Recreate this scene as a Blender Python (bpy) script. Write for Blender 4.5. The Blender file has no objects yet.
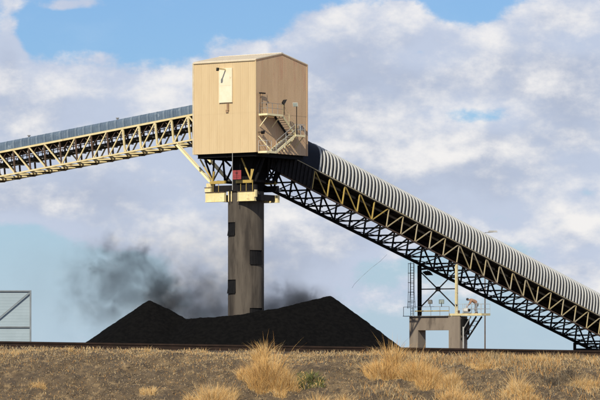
import bpy, math, random
import numpy as np
from mathutils import Vector, Matrix
random.seed(7)
R = math.radians
V = Vector
sc = bpy.context.scene
col = sc.collection

# ------------------------------------------------------------------ camera
EYE = 1.6
cam_d = bpy.data.cameras.new('camera')
cam_d.sensor_width = 36.0
cam_d.lens = 216.0
cam_d.shift_y = 0.27
cam_d.clip_start = 0.5
cam_d.clip_end = 20000
cam = bpy.data.objects.new('camera', cam_d)
col.objects.link(cam)
cam.location = (0, 0, EYE)
cam.rotation_euler = (R(90), 0, 0)
sc.camera = cam

# ------------------------------------------------------------------ light
SUN_AZ = R(253.5)      # direction to the sun, counter-clockwise from +X
SUN_EL = R(36)
sun_dir = V((math.cos(SUN_AZ) * math.cos(SUN_EL), math.sin(SUN_AZ) * math.cos(SUN_EL), math.sin(SUN_EL)))
sl = bpy.data.lights.new('sun', 'SUN')
sl.energy = 4.8
sl.angle = R(0.53)
sl.color = (1.0, 0.91, 0.74)
so = bpy.data.objects.new('sun', sl)
col.objects.link(so)
so.rotation_euler = sun_dir.to_track_quat('Z', 'Y').to_euler()

sc.view_settings.view_transform = 'Standard'
sc.view_settings.look = 'None'
sc.view_settings.gamma = 1.0
sc.view_settings.exposure = 0.0
try:
    sc.cycles.use_denoising = True
    sc.cycles.volume_bounces = 1
    sc.cycles.max_bounces = 6
    sc.cycles.transparent_max_bounces = 12
    sc.cycles.volume_step_rate = 1.0
except Exception:
    pass

# node helper -------------------------------------------------------
class NT:
    def __init__(s, tree):
        s.t = tree; s.n = tree.nodes; s.l = tree.links
    def put(s, sock, val):
        if hasattr(val, 'is_linked') or isinstance(val, bpy.types.NodeSocket):
            s.l.new(val, sock)
        elif val is not None:
            sock.default_value = val
    def math(s, op, a, b=None, c=None, clamp=False):
        n = s.n.new('ShaderNodeMath'); n.operation = op; n.use_clamp = clamp
        s.put(n.inputs[0], a)
        if b is not None: s.put(n.inputs[1], b)
        if c is not None: s.put(n.inputs[2], c)
        return n.outputs[0]
    def smooth(s, x, lo, hi, to0=0.0, to1=1.0):
        n = s.n.new('ShaderNodeMapRange'); n.interpolation_type = 'SMOOTHSTEP'
        s.put(n.inputs['Value'], x)
        n.inputs['From Min'].default_value = lo; n.inputs['From Max'].default_value = hi
        n.inputs['To Min'].default_value = to0; n.inputs['To Max'].default_value = to1
        return n.outputs[0]
    def noise(s, vec, scale, detail=5, rough=0.55, dist=0.0):
        n = s.n.new('ShaderNodeTexNoise'); n.inputs['Scale'].default_value = scale
        n.inputs['Detail'].default_value = detail; n.inputs['Roughness'].default_value = rough
        n.inputs['Distortion'].default_value = dist
        if vec is not None: s.l.new(vec, n.inputs['Vector'])
        return n.outputs['Fac']
    def vmul(s, vec, k):
        n = s.n.new('ShaderNodeVectorMath'); n.operation = 'MULTIPLY'
        s.l.new(vec, n.inputs[0]); n.inputs[1].default_value = k
        return n.outputs[0]
    def vadd(s, vec, k):
        n = s.n.new('ShaderNodeVectorMath'); n.operation = 'ADD'
        s.l.new(vec, n.inputs[0]); n.inputs[1].default_value = k
        return n.outputs[0]
    def mix(s, f, a, b):
        n = s.n.new('ShaderNodeMix'); n.data_type = 'RGBA'
        s.put(n.inputs[0], f)
        for sock, v in ((n.inputs[6], a), (n.inputs[7], b)):
            if isinstance(v, (tuple, list)): sock.default_value = (v[0], v[1], v[2], 1)
            else: s.l.new(v, sock)
        return n.outputs[2]

# ------------------------------------------------------------------ sky
PXR = 3600.0
world = bpy.data.worlds.new('World')
sc.world = world
world.use_nodes = True
wt = world.node_tree
wt.nodes.clear()
w = NT(wt)
out = wt.nodes.new('ShaderNodeOutputWorld')
bg = wt.nodes.new('ShaderNodeBackground')
bg.inputs['Strength'].default_value = 0.1
wt.links.new(bg.outputs[0], out.inputs[0])
sky = wt.nodes.new('ShaderNodeTexSky')
sky.sky_type = 'NISHITA'
sky.sun_disc = False
sky.sun_elevation = SUN_EL
sky.sun_rotation = math.atan2(sun_dir.x, sun_dir.y)
sky.air_density = 1.0
sky.dust_density = 0.3
sky.ozone_density = 2.0
tc = wt.nodes.new('ShaderNodeTexCoord')
D = tc.outputs['Generated']
sep = wt.nodes.new('ShaderNodeSeparateXYZ')
wt.links.new(D, sep.inputs[0])
az = w.math('ARCTAN2', sep.outputs[0], sep.outputs[1])
el = w.math('ARCSINE', sep.outputs[2])
# noise space: direction, stretched so that clouds lie flat
DN = w.vmul(D, (1.0, 1.0, 1.55))
def clouds(off):
    P = w.vadd(DN, off)
    a = w.noise(w.vadd(P, (3.1, 1.7, 0.4)), 24, 10, 0.55, 0.0)
    b = w.noise(w.vadd(P, (7.7, 2.2, 5.1)), 66, 9, 0.62, 0.0)
    return w.math('ADD', w.math('MULTIPLY', a, 1.05), w.math('MULTIPLY', b, 0.46))
shape = clouds((0, 0, 0))
above = clouds((-0.003, 0, 0.0115))           # the same cloud a little nearer to the sun
n_soft = w.noise(w.vadd(DN, (1.2, 9.4, 2.6)), 22, 4, 0.5, 0.0)

def lobe(x, y, rx, ry, amp):
    """a bank of cloud (or a gap in it) that lies in one direction of the sky"""
    a0 = (x - 300) / PXR; e0 = (362 - y) / PXR
    dx = w.math('MULTIPLY', w.math('SUBTRACT', az, a0), PXR / rx)
    dy = w.math('MULTIPLY', w.math('SUBTRACT', el, e0), PXR / ry)
    r2 = w.math('ADD', w.math('MULTIPLY', dx, dx), w.math('MULTIPLY', dy, dy))
    g = w.math('EXPONENT', w.math('MULTIPLY', r2, -1.0))
    return w.math('MULTIPLY', g, amp)
def total(base, lobes):
    s = base
    for q in lobes:
        s = w.math('ADD', s, lobe(*q))
    return s
cover = total(shape, [
    (60, 100, 150, 42, 0.34), (90, 165, 150, 45, 0.24), (8, 42, 16, 40, 0.36), (72, 8, 40, 10, 0.40), (150, 30, 30, 8, 0.16),
    (330, 70, 110, 60, 0.30), (430, 70, 150, 50, 0.26), (570, 90, 70, 70, 0.30), (490, 175, 110, 50, 0.36),
    (330, 160, 90, 60, 0.24), (130, 236, 100, 16, 0.22), (320, 252, 100, 26, 0.26), (590, 232, 40, 20, 0.30), (585, 272, 36, 16, 0.34),
    (545, 15, 40, 14, 0.16), (400, 8, 20, 12, 0.12),
    (95, 27, 160, 25, -0.40), (300, 2, 70, 12, -0.16), (470, 4, 75, 26, -0.34), (475, 115, 50, 15, -0.50), (425, 58, 44, 13, -0.32), (575, 45, 36, 13, -0.30), (395, 266, 60, 18, -0.30), (210, 205, 50, 10, -0.2), (300, 215, 40, 10, -0.2),
    (100, 205, 190, 22, 0.26), (350, 225, 120, 40, 0.20), (440, 285, 120, 30, 0.14), (250, 285, 60, 30, 0.12),
    (15, 240, 55, 22, -0.36), (90, 300, 130, 42, -0.22), (520, 328, 150, 45, -0.24), (330, 345, 60, 24, -0.12)])
dens = w.smooth(cover, 0.67, 0.83, 0.08, 1.0)
relief = w.math('MULTIPLY', w.math('SUBTRACT', shape, above), 1.8)
lit = total(w.math('ADD', relief, w.math('MULTIPLY', n_soft, 0.5)), [
    (80, 80, 130, 26, 0.22), (25, 130, 60, 26, 0.12), (450, 150, 120, 26, 0.26), (540, 190, 60, 26, 0.12), (330, 245, 80, 20, 0.22),
    (140, 234, 80, 12, 0.04), (340, 40, 50, 14, 0.12), (540, 95, 80, 20, 0.08), (590, 228, 40, 16, 0.24), (588, 268, 36, 14, 0.2),
    (140, 190, 150, 18, -0.16), (400, 112, 150, 18, -0.06), (290, 110, 80, 22, -0.10)])
bright = w.smooth(lit, 0.12, 0.74)
thick = w.smooth(cover, 0.85, 1.35)
base_c = w.mix(thick, (5.5, 6.1, 7.5), (4.4, 4.9, 6.2))
c_cloud = w.mix(bright, base_c, (9.3, 9.0, 8.8))
tint = wt.nodes.new('ShaderNodeMix'); tint.data_type = 'RGBA'; tint.blend_type = 'MULTIPLY'
tint.inputs[0].default_value = 1.0
wt.links.new(sky.outputs[0], tint.inputs[6])
tint.inputs[7].default_value = (0.45, 0.65, 0.95, 1)
low = w.smooth(el, -0.01, 0.085, 0.80, 0.0)       # paler air towards the horizon
clear = w.mix(low, tint.outputs[2], (4.75, 6.1, 7.4))
mixed = w.mix(w.math('MULTIPLY', dens, 0.94), clear, c_cloud)
wt.links.new(mixed, bg.inputs['Color'])

# ------------------------------------------------------------------ materials
ALB = 0.83       # one factor for all base colours, set against the sun strength
def mat(name, c1, c2=None, scale=2.0, rough=0.6, metal=0.0, bump=0.0, bscale=20.0, stretch=(1, 1, 1), lo=0.35, hi=0.65,
        c3=None, s3=0.5, lo3=0.6, hi3=0.75, spec=None):
    m = bpy.data.materials.new(name); m.use_nodes = True
    t = NT(m.node_tree); b = m.node_tree.nodes['Principled BSDF']
    b.inputs['Roughness'].default_value = rough; b.inputs['Metallic'].default_value = metal
    if spec is not None: b.inputs['Specular IOR Level'].default_value = spec
    g = m.node_tree.nodes.new('ShaderNodeNewGeometry')
    P = t.vmul(g.outputs['Position'], stretch)
    c1 = tuple(x * ALB for x in c1); c2 = tuple(x * ALB for x in c2)
    if c3 is not None: c3 = tuple(x * ALB for x in c3)
    c = t.mix(t.smooth(t.noise(P, scale, 6, 0.6), lo, hi), c1, c2)
    if c3 is not None:
        c = t.mix(t.smooth(t.noise(t.vadd(P, (13, 5, 9)), s3, 7, 0.65), lo3, hi3), c, c3)
    t.l.new(c, b.inputs['Base Color'])
    if bump:
        bn = m.node_tree.nodes.new('ShaderNodeBump'); bn.inputs['Strength'].default_value = bump
        bn.inputs['Distance'].default_value = 0.05
        t.l.new(t.noise(P, bscale, 5, 0.6), bn.inputs['Height']); t.l.new(bn.outputs[0], b.inputs['Normal'])
    return m
M = {}
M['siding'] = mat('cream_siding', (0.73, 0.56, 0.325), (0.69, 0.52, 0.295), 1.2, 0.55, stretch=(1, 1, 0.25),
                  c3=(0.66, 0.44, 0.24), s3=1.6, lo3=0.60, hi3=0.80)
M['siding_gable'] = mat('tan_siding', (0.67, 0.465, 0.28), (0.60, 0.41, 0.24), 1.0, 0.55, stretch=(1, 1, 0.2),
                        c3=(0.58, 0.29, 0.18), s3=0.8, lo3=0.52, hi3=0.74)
M['trim'] = mat('pale_trim', (0.72, 0.62, 0.44), (0.64, 0.53, 0.36), 2, 0.5)
M['trim_brown'] = mat('brown_trim', (0.42, 0.27, 0.15), (0.34, 0.21, 0.12), 2, 0.5)
M['roof'] = mat('pale_roof_sheet', (0.82, 0.74, 0.60), (0.78, 0.69, 0.54), 1.5, 0.5)
M['hatch'] = mat('cream_hatch', (0.95, 0.87, 0.66), (0.90, 0.80, 0.58), 1.5, 0.5, c3=(0.58, 0.46, 0.30), s3=1.4, lo3=0.62, hi3=0.8)
M['truss_cream'] = mat('aged_cream_paint', (0.84, 0.72, 0.42), (0.74, 0.61, 0.32), 1.3, 0.6, c3=(0.40, 0.27, 0.13), s3=1.4, lo3=0.58, hi3=0.76)
M['cream'] = mat('cream_paint', (0.76, 0.67, 0.40), (0.66, 0.56, 0.31), 2.2, 0.55, c3=(0.26, 0.17, 0.09), s3=1.8, lo3=0.60, hi3=0.76)
M['pale_cream'] = mat('pale_cream_paint', (0.96, 0.86, 0.55), (0.90, 0.78, 0.46), 1.6, 0.55, c3=(0.34, 0.24, 0.14), s3=1.5, lo3=0.60, hi3=0.78)
M['cap_paint'] = mat('yellowed_cream_paint', (0.94, 0.82, 0.46), (0.86, 0.71, 0.36), 1.6, 0.55, c3=(0.42, 0.29, 0.14), s3=1.5, lo3=0.58, hi3=0.74)
M['yellow'] = mat('yellow_paint', (0.55, 0.40, 0.10), (0.46, 0.32, 0.08), 2.0, 0.5, c3=(0.20, 0.13, 0.06), s3=1.6, lo3=0.60, hi3=0.76)
M['ochre'] = mat('weathered_ochre_paint', (0.50, 0.40, 0.20), (0.46, 0.41, 0.30), 0.35, 0.55, c3=(0.20, 0.14, 0.08), s3=1.5, lo3=0.60, hi3=0.78)
M['dark'] = mat('dark_steel', (0.020, 0.018, 0.019), (0.013, 0.012, 0.013), 2, 0.7, c3=(0.045, 0.03, 0.022), s3=1.2, lo3=0.60, hi3=0.75, spec=0.12)
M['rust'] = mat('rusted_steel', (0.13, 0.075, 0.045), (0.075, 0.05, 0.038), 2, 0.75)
M['black'] = mat('black_cladding', (0.013, 0.0125, 0.013), (0.009, 0.009, 0.010), 1.5, 0.7, spec=0.12)
M['navy'] = mat('navy_cladding', (0.011, 0.015, 0.028), (0.007, 0.010, 0.020), 1.5, 0.6, spec=0.12)
M['galv'] = mat('galvanised_hood', (0.49, 0.50, 0.49), (0.43, 0.44, 0.435), 0.8, 0.5, 0.0, c3=(0.40, 0.38, 0.33), s3=0.7, lo3=0.58, hi3=0.75)
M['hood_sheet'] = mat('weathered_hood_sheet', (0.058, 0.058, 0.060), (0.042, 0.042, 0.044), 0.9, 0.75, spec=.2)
M['blue'] = mat('blue_grey_hood', (0.130, 0.185, 0.255), (0.095, 0.14, 0.20), 0.9, 0.7, spec=.3, c3=(0.25, 0.32, 0.39), s3=1.2, lo3=0.58, hi3=0.72)
M['blue_seam'] = mat('pale_seam', (0.24, 0.30, 0.37), (0.18, 0.24, 0.30), 0.9, 0.45)
M['grey'] = mat('grey_steel', (0.32, 0.32, 0.31), (0.24, 0.24, 0.24), 2, 0.5)
M['pale_grey'] = mat('pale_grey_steel', (0.50, 0.50, 0.48), (0.42, 0.42, 0.41), 2, 0.5)
M['concrete'] = mat('stained_concrete', (0.128, 0.110, 0.091), (0.088, 0.075, 0.063), 1.6, 0.9, bump=0.3, bscale=4,
                    stretch=(1, 1, 0.14), c3=(0.050, 0.043, 0.038), s3=1.0, lo3=0.44, hi3=0.66, spec=0.12)
M['portal'] = mat('grey_brown_concrete', (0.27, 0.225, 0.18), (0.22, 0.18, 0.145), 0.9, 0.9, bump=0.3, bscale=4,
                  stretch=(1, 1, 0.25), c3=(0.13, 0.105, 0.085), s3=1.3, lo3=0.54, hi3=0.70)
M['coal'] = mat('coal', (0.0042, 0.0042, 0.0045), (0.0072, 0.0070, 0.0070), 2.4, 0.95, bump=0.5, bscale=5, spec=0.03)
M['red'] = mat('red_board', (0.38, 0.06, 0.065), (0.31, 0.05, 0.052), 2, 0.5, c3=(0.25, 0.05, 0.05), s3=2.5)
M['red_mark'] = mat('dark_red_print', (0.16, 0.03, 0.03), (0.12, 0.02, 0.02), 2, 0.6)
M['white'] = mat('white_paint', (0.75, 0.75, 0.73), (0.68, 0.68, 0.66), 2, 0.5)
M['lens'] = mat('lamp_glass', (0.40, 0.46, 0.44), (0.32, 0.38, 0.36), 2, 0.15)
M['screen'] = mat('pale_blue_sheet', (0.335, 0.425, 0.485), (0.30, 0.385, 0.44), 0.5, 0.6)
M['screen_frame'] = mat('blue_grey_frame', (0.20, 0.235, 0.265), (0.16, 0.19, 0.215), 1, 0.6)
M['skin'] = mat('skin', (0.42, 0.24, 0.16), (0.38, 0.21, 0.14), 8, 0.6)
M['shirt'] = mat('tan_shirt', (0.40, 0.235, 0.155), (0.33, 0.19, 0.125), 6, 0.85)
M['trousers'] = mat('grey_trousers', (0.27, 0.28, 0.30), (0.21, 0.22, 0.24), 6, 0.9)
M['boot'] = mat('black_boot', (0.02, 0.018, 0.016), (0.014, 0.012, 0.011), 6, 0.6)
M['hair'] = mat('dark_hat', (0.018, 0.017, 0.018), (0.012, 0.012, 0.012), 6, 0.6)
M['eye'] = mat('eye', (0.03, 0.02, 0.015), (0.02, 0.015, 0.01), 6, 0.3)
M['straw'] = mat('straw_grass', (0.74, 0.47, 0.175), (0.62, 0.375, 0.125), 1.5, 0.9)
M['straw_pale'] = mat('pale_straw_grass', (0.66, 0.49, 0.26), (0.55, 0.40, 0.20), 1.5, 0.9)
M['straw_rust'] = mat('russet_grass', (0.58, 0.315, 0.10), (0.47, 0.245, 0.078), 1.5, 0.9)
M['straw_brown'] = mat('brown_straw_grass', (0.34, 0.235, 0.115), (0.25, 0.17, 0.08), 1.5, 0.9)
M['weed_grey'] = mat('grey_weed', (0.24, 0.20, 0.14), (0.17, 0.14, 0.10), 1.5, 0.9)
M['weed_dark'] = mat('dark_brush', (0.085, 0.065, 0.045), (0.055, 0.042, 0.030), 1.5, 0.9)
M['weed_green'] = mat('green_weed', (0.145, 0.155, 0.045), (0.105, 0.12, 0.035), 1.5, 0.9)
M['stone'] = mat('stone', (0.20, 0.15, 0.095), (0.13, 0.098, 0.064), 6, 0.9)
M['stone_pale'] = mat('pale_stone', (0.30, 0.225, 0.14), (0.23, 0.17, 0.108), 6, 0.9)
M['sleeper'] = mat('old_timber', (0.075, 0.052, 0.038), (0.05, 0.036, 0.028), 6, 0.9)
M['ballast'] = mat('ballast', (0.075, 0.052, 0.042), (0.045, 0.033, 0.027), 12, 0.95, bump=0.6, bscale=25)
M['rail'] = mat('rusty_rail', (0.034, 0.020, 0.015), (0.022, 0.014, 0.011), 4, 0.8, spec=0.15)
M['soil'] = mat('bank_soil', (0.158, 0.110, 0.060), (0.078, 0.055, 0.033), 4.5, 0.95, bump=1.0, bscale=22,
                c3=(0.30, 0.21, 0.108), s3=3.4, lo3=0.52, hi3=0.68)

# ------------------------------------------------------------------ mesh helpers
Z = V((0, 0, 1))
class MB:
    def __init__(s): s.v = []; s.f = []
    def add(s, vs, fs):
        o = len(s.v); s.v += [V(p) for p in vs]; s.f += [tuple(i + o for i in f) for f in fs]; return s
    def hexa(s, c):   # 8 corners: bottom 4, top 4
        return s.add(c, [(3, 2, 1, 0), (4, 5, 6, 7), (0, 1, 5, 4), (1, 2, 6, 5), (2, 3, 7, 6), (3, 0, 4, 7)])
    def block(s, o, a, b, c):   # corner o, edge vectors a, b, c
        o, a, b, c = V(o), V(a), V(b), V(c)
        return s.hexa([o, o + a, o + a + b, o + b, o + c, o + a + c, o + a + b + c, o + b + c])
    def bar(s, p, q, wd, ht=None, up=Z):
        p, q = V(p), V(q); ht = ht or wd
        d = (q - p).normalized()
        side = d.cross(V(up))
        if side.length < 1e-4: side = d.cross(V((1, 0, 0)))
        side.normalize(); t = side.cross(d).normalized()
        a, b = side * wd / 2, t * ht / 2
        return s.hexa([p - a - b, p + a - b, p + a + b, p - a + b, q - a - b, q + a - b, q + a + b, q - a + b])
    def ibeam(s, p, q, wd, ht, up=Z, tf=0.03):
        p, q = V(p), V(q); d = (q - p).normalized(); side = d.cross(V(up))
        if side.length < 1e-4: side = d.cross(V((1, 0, 0)))
        t = side.normalized().cross(d).normalized()
        s.bar(p + t * (ht / 2 - tf / 2), q + t * (ht / 2 - tf / 2), wd, tf, t)
        s.bar(p - t * (ht / 2 - tf / 2), q - t * (ht / 2 - tf / 2), wd, tf, t)
        s.bar(p, q, tf, ht - 2 * tf, t)
        return s
    def tube(s, p, q, r, n=8, r2=None):
        p, q = V(p), V(q); r2 = r if r2 is None else r2
        d = (q - p).normalized(); a = d.orthogonal().normalized(); b = d.cross(a)
        vs = []
        for i in range(n):
            t = 2 * math.pi * i / n; e = a * math.cos(t) + b * math.sin(t)
            vs += [p + e * r, q + e * r2]
        fs = [(2 * i, 2 * ((i + 1) % n), 2 * ((i + 1) % n) + 1, 2 * i + 1) for i in range(n)]
        fs += [tuple(2 * i for i in reversed(range(n))), tuple(2 * i + 1 for i in range(n))]
        return s.add(vs, fs)
    def ball(s, c, r, n=8, sq=(1, 1, 1)):
        c = V(c); vs = []; fs = []
        for j in range(n // 2 + 1):
            ph = math.pi * j / (n // 2)
            for i in range(n):
                t = 2 * math.pi * i / n
                vs.append(c + V((r * sq[0] * math.sin(ph) * math.cos(t), r * sq[1] * math.sin(ph) * math.sin(t), r * sq[2] * math.cos(ph))))
        for j in range(n // 2):
            for i in range(n):
                a = j * n + i; b = j * n + (i + 1) % n
                fs.append((a, a + n, b + n, b))
        return s.add(vs, fs)
    def build(s, name, m, root=None, smooth=False):
        o0 = root_world(root) if root is not None else V((0, 0, 0))
        me = bpy.data.meshes.new(name)
        me.from_pydata([tuple(p - o0) for p in s.v], [], s.f)
        me.materials.append(m)
        me.update()
        if smooth:
            for p in me.polygons: p.use_smooth = True
        o = bpy.data.objects.new(name, me); col.objects.link(o)
        if root is not None: o.parent = root
        return o
def root_world(o):
    p = V(o.location)
    while o.parent is not None:
        o = o.parent; p = p + V(o.location)
    return p
def tag(o, label=None, cat=None, group=None, kind=None):
    if label: o['label'] = label
    if cat: o['category'] = cat
    if group: o['group'] = group
    if kind: o['kind'] = kind
    return o
def thing(name, loc, label, cat, group=None):
    o = bpy.data.objects.new(name, None); col.objects.link(o); o.location = loc
    o.empty_display_size = 0.5
    return tag(o, label, cat, group)
def dup(o, off, parent=None):
    c = o.copy(); col.objects.link(c); c.location = V(o.location) + V(off)
    if parent is not None: c.parent = parent
    return c
def at(x, y, d):      # a point seen at photo position (x, y), d metres away
    return V(((x - 300) / PXR * d, d, EYE + (362 - y) / PXR * d))

# ------------------------------------------------------------------ ground
def vnoise(x, y, seed=0):
    xi = np.floor(x).astype(np.int64); yi = np.floor(y).astype(np.int64)
    fx = x - xi; fy = y - yi; fx = fx * fx * (3 - 2 * fx); fy = fy * fy * (3 - 2 * fy)
    def h(a, b):
        n = (a * 374761393 + b * 668265263 + seed * 69069) & 0x7fffffff
        n = ((n ^ (n >> 13)) * 1274126177) & 0x7fffffff
        return ((n ^ (n >> 16)) & 0xffff) / 65535.0
    return (h(xi, yi) * (1 - fx) + h(xi + 1, yi) * fx) * (1 - fy) + (h(xi, yi + 1) * (1 - fx) + h(xi + 1, yi + 1) * fx) * fy
def fbm(x, y, seed=0, o=4):
    s = 0; a = 0.5
    for k in range(o):
        s = s + a * (vnoise(x * 2 ** k, y * 2 ** k, seed + k) - 0.5); a *= 0.5
    return s
def crest(x): return 1.85 - 0.0155 * np.clip(x, -40, 40)
def ground_z(x, y):
    x = np.asarray(x, float); y = np.asarray(y, float)
    t = np.clip((y - 79.0) / 5.2, 0, 1); up = t * 0.35 + 0.65 * (t * t * (3 - 2 * t))
    dn = np.clip((y - 91.0) / 6.0, 0, 1); dn = dn * dn * (3 - 2 * dn)
    h = crest(x) * up * (1 - dn)
    slope = np.clip(np.minimum((y - 77.5) / 2, (85.5 - y) / 1.5), 0, 1)
    h = h + slope * (0.42 * fbm(x * 0.55, y * 0.8, 3, 3) + 0.22 * fbm(x * 2.6, y * 2.6, 9, 4) + 0.09 * fbm(x * 7.5, y * 7.5, 15, 2))
    h = h - .13 * np.clip((y - 82.5) / 1.5, 0, 1) * np.clip((86.4 - y) / .6, 0, 1)
    # hollow dug into the bank on the right
    h = h - 0.22 * np.exp(-((x - 5.9) / 0.9) ** 2 - ((y - 82.3) / 0.45) ** 2)
    return h
def steps(a, b, d): return list(np.arange(a, b, d))
xs = [-9000, -3000, -1000, -400, -200, -120, -80, -60, -45, -32, -24, -18, -14, -11] + steps(-9, 9, 0.05) + \
     [9, 11, 14, 18, 24, 32, 45, 60, 80, 120, 200, 400, 1000, 3000, 9000]
ys = [-3000, -800, -200, -60, -20, 0, 20, 40, 55, 65, 70, 73, 75] + steps(76, 79, 0.3) + steps(79, 86, 0.05) + \
     [86, 88, 90, 91, 92, 93, 94, 95, 96, 97, 100, 110, 130, 180, 250, 330, 360, 400, 500, 700, 1200, 3000, 9000]
gx, gy = np.meshgrid(np.array(xs, float), np.array(ys, float))
gz = ground_z(gx, gy)
def np_mesh(name, verts, quads, mats, mi=None, smooth=False):
    me = bpy.data.meshes.new(name)
    k = quads.shape[1]
    me.vertices.add(len(verts)); me.vertices.foreach_set('co', verts.astype(np.float32).ravel())
    me.loops.add(quads.size); me.loops.foreach_set('vertex_index', quads.astype(np.int32).ravel())
    me.polygons.add(len(quads)); me.polygons.foreach_set('loop_start', (np.arange(len(quads)) * k).astype(np.int32))
    for m in mats: me.materials.append(m)
    if mi is not None: me.polygons.foreach_set('material_index', mi.astype(np.int32))
    if smooth: me.polygons.foreach_set('use_smooth', np.ones(len(quads), bool))
    me.update(calc_edges=True); me.validate()
    return me
nx, ny = len(xs), len(ys)
idx = np.arange(nx * ny).reshape(ny, nx)
q = np.stack([idx[:-1, :-1], idx[:-1, 1:], idx[1:, 1:], idx[1:, :-1]], -1).reshape(-1, 4)
g_me = np_mesh('ground', np.stack([gx, gy, gz], -1).reshape(-1, 3), q, [M['soil']], smooth=True)
g_o = bpy.data.objects.new('ground', g_me); col.objects.link(g_o); tag(g_o, kind='structure')

# ------------------------------------------------------------------ railway track along the top of the bank
def track_z(x): return float(crest(np.array(x))) - 0.01
XA, XB = -40.0, 40.0
trk = thing('railway_track', (0, 88, track_z(0)), 'rusty railway track running along the top of the dry grass bank', 'railway track')
bl = MB()
bl.hexa([V((XA, 86.2, track_z(XA) - .25)), V((XB, 86.2, track_z(XB) - .25)), V((XB, 90.2, track_z(XB) - .25)), V((XA, 90.2, track_z(XA) - .25)),
         V((XA, 86.6, track_z(XA) - .03)), V((XB, 86.6, track_z(XB) - .03)), V((XB, 89.8, track_z(XB) - .03)), V((XA, 89.8, track_z(XA) - .03))])
bl.build('ballast_bed', M['ballast'], trk)
for yy in (87.25, 88.7):
    r = MB(); a = V((XA, yy, track_z(XA))); b = V((XB, yy, track_z(XB)))
    r.bar(a + Z * 0.015, b + Z * 0.015, 0.14, 0.026); r.bar(a + Z * 0.07, b + Z * 0.07, 0.03, 0.085); r.bar(a + Z * 0.13, b + Z * 0.13, 0.075, 0.042)
    r.build('rail', M['rail'], trk)
s0 = MB().block(V((-14, 86.8, track_z(-14) - 0.14)), (0.24, 0, -0.0037), (0, 2.4, 0), (0, 0, 0.135)).build('sleeper', M['sleeper'], trk)
for k in range(1, 47):
    dup(s0, (0.61 * k, 0, -0.0155 * 0.61 * k))

# ------------------------------------------------------------------ house frame
A = R(36)
u = V((-math.cos(A), math.sin(A), 0))          # along the sunlit long wall, away to the left
v = V((math.sin(A), math.cos(A), 0))           # along the gable wall, away to the right
nl = -v                                        # outward normal of the long wall
nr = -u                                        # outward normal of the gable wall
C0 = at(256, 152, 360.0)
L, W = 7.85, 8.75
HT = 9.25
def H(a, b, z=0.0, o_l=0.0, o_r=0.0):          # a along u, b along v, z above the floor
    return C0 + u * a + v * b + Z * z + nl * o_l + nr * o_r
PEAK = 0.86
house = thing('transfer_house', H(L / 2, W / 2, 0), 'cream metal clad transfer house with a low gable roof, on top of the concrete column', 'building')
# unseen dark core added behind the sheets to stop light
k = MB()
c = [H(.06, .06, .02), H(L - .06, .06, .02), H(L - .06, W - .06, .02), H(.06, W - .06, .02)]
k.hexa(c + [p + Z * (HT - .1) for p in c])
k.build('inner_wall', M['black'], house)
def ribbed(p0, along, width, hts, outw, nrib, depth=0.012, rib=0.09):
    """sheet of siding with raised ribs; hts(x) gives (bottom, top) so that gable sheets follow the rake"""
    prof = [(0, 0)]
    pitch = width / nrib
    for i in range(nrib):
        x = pitch * (i + .5)
        prof += [(x - rib * .8, 0), (x - rib * .4, depth), (x + rib * .4, depth), (x + rib * .8, 0)]
    prof += [(width, 0)]
    vs = []; fs = []
    for x, dp in prof:
        b, t = hts(x); base = p0 + along * x + outw * dp
        vs += [base + Z * b, base + Z * t]
    for i in range(len(prof) - 1):
        fs.append((2 * i, 2 * i + 2, 2 * i + 3, 2 * i + 1))
    m = MB().add(vs, fs)
    # turned edges so that the sheet has thickness
    n = len(prof)
    for i in (0, n - 1):
        p, t = vs[2 * i], vs[2 * i + 1]
        m.add([p, t, t - outw * .05, p - outw * .05], [(0, 1, 2, 3)])
    return m
SPLIT = 4.05
nL = 8; wL = L / nL
for row, (b, t) in enumerate(((0.0, SPLIT), (SPLIT - .06, HT))):
    first = None
    off = 0.007 if row else 0.0
    for i in range(nL):
        if first is None:
            first = ribbed(H(0.006, 0, 0, off), u, wL - .012, lambda x: (b, t), nl, 4, .006).build('siding_panel', M['siding'], house)
        else:
            dup(first, u * wL * i)
nW = 9; wW = W / nW
def rake(x): return HT + PEAK * (1 - abs(x - W / 2) / (W / 2))
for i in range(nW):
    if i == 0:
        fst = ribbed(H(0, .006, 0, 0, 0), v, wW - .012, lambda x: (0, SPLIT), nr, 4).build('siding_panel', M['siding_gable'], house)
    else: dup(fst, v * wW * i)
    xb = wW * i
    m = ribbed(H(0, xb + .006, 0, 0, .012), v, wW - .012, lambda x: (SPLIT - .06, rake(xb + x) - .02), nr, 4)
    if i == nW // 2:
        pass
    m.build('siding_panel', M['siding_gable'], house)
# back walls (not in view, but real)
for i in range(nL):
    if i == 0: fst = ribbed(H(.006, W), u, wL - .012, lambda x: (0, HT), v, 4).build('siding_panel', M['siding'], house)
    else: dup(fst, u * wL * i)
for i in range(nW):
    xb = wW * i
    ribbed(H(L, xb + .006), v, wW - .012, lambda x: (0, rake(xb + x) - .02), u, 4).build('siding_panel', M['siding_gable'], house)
# roof: two ribbed slopes with an overhang
OV = 0.05
for sgn in (0, 1):
    m = MB()
    b0, b1 = (-OV, W / 2) if sgn == 0 else (W + OV, W / 2)
    z0 = HT + .03 - OV * PEAK / (W / 2); z1 = HT + PEAK + .03
    m.hexa([H(-OV, b0, z0), H(L + OV, b0, z0), H(L + OV, b1, z1), H(-OV, b1, z1),
            H(-OV, b0, z0 + .07), H(L + OV, b0, z0 + .07), H(L + OV, b1, z1 + .07), H(-OV, b1, z1 + .07)])
    for j in range(25):
        a = -OV + .05 + j * (L + 2 * OV - .1) / 24
        m.bar(H(a, b0, z0 + .085), H(a, b1, z1 + .085), .05, .04)
    m.build('roof', M['roof'], house)
MB().bar(H(-OV, W / 2, HT + PEAK + .12), H(L + OV, W / 2, HT + PEAK + .12), .3, .05).build('ridge_cap', M['roof'], house)
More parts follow.
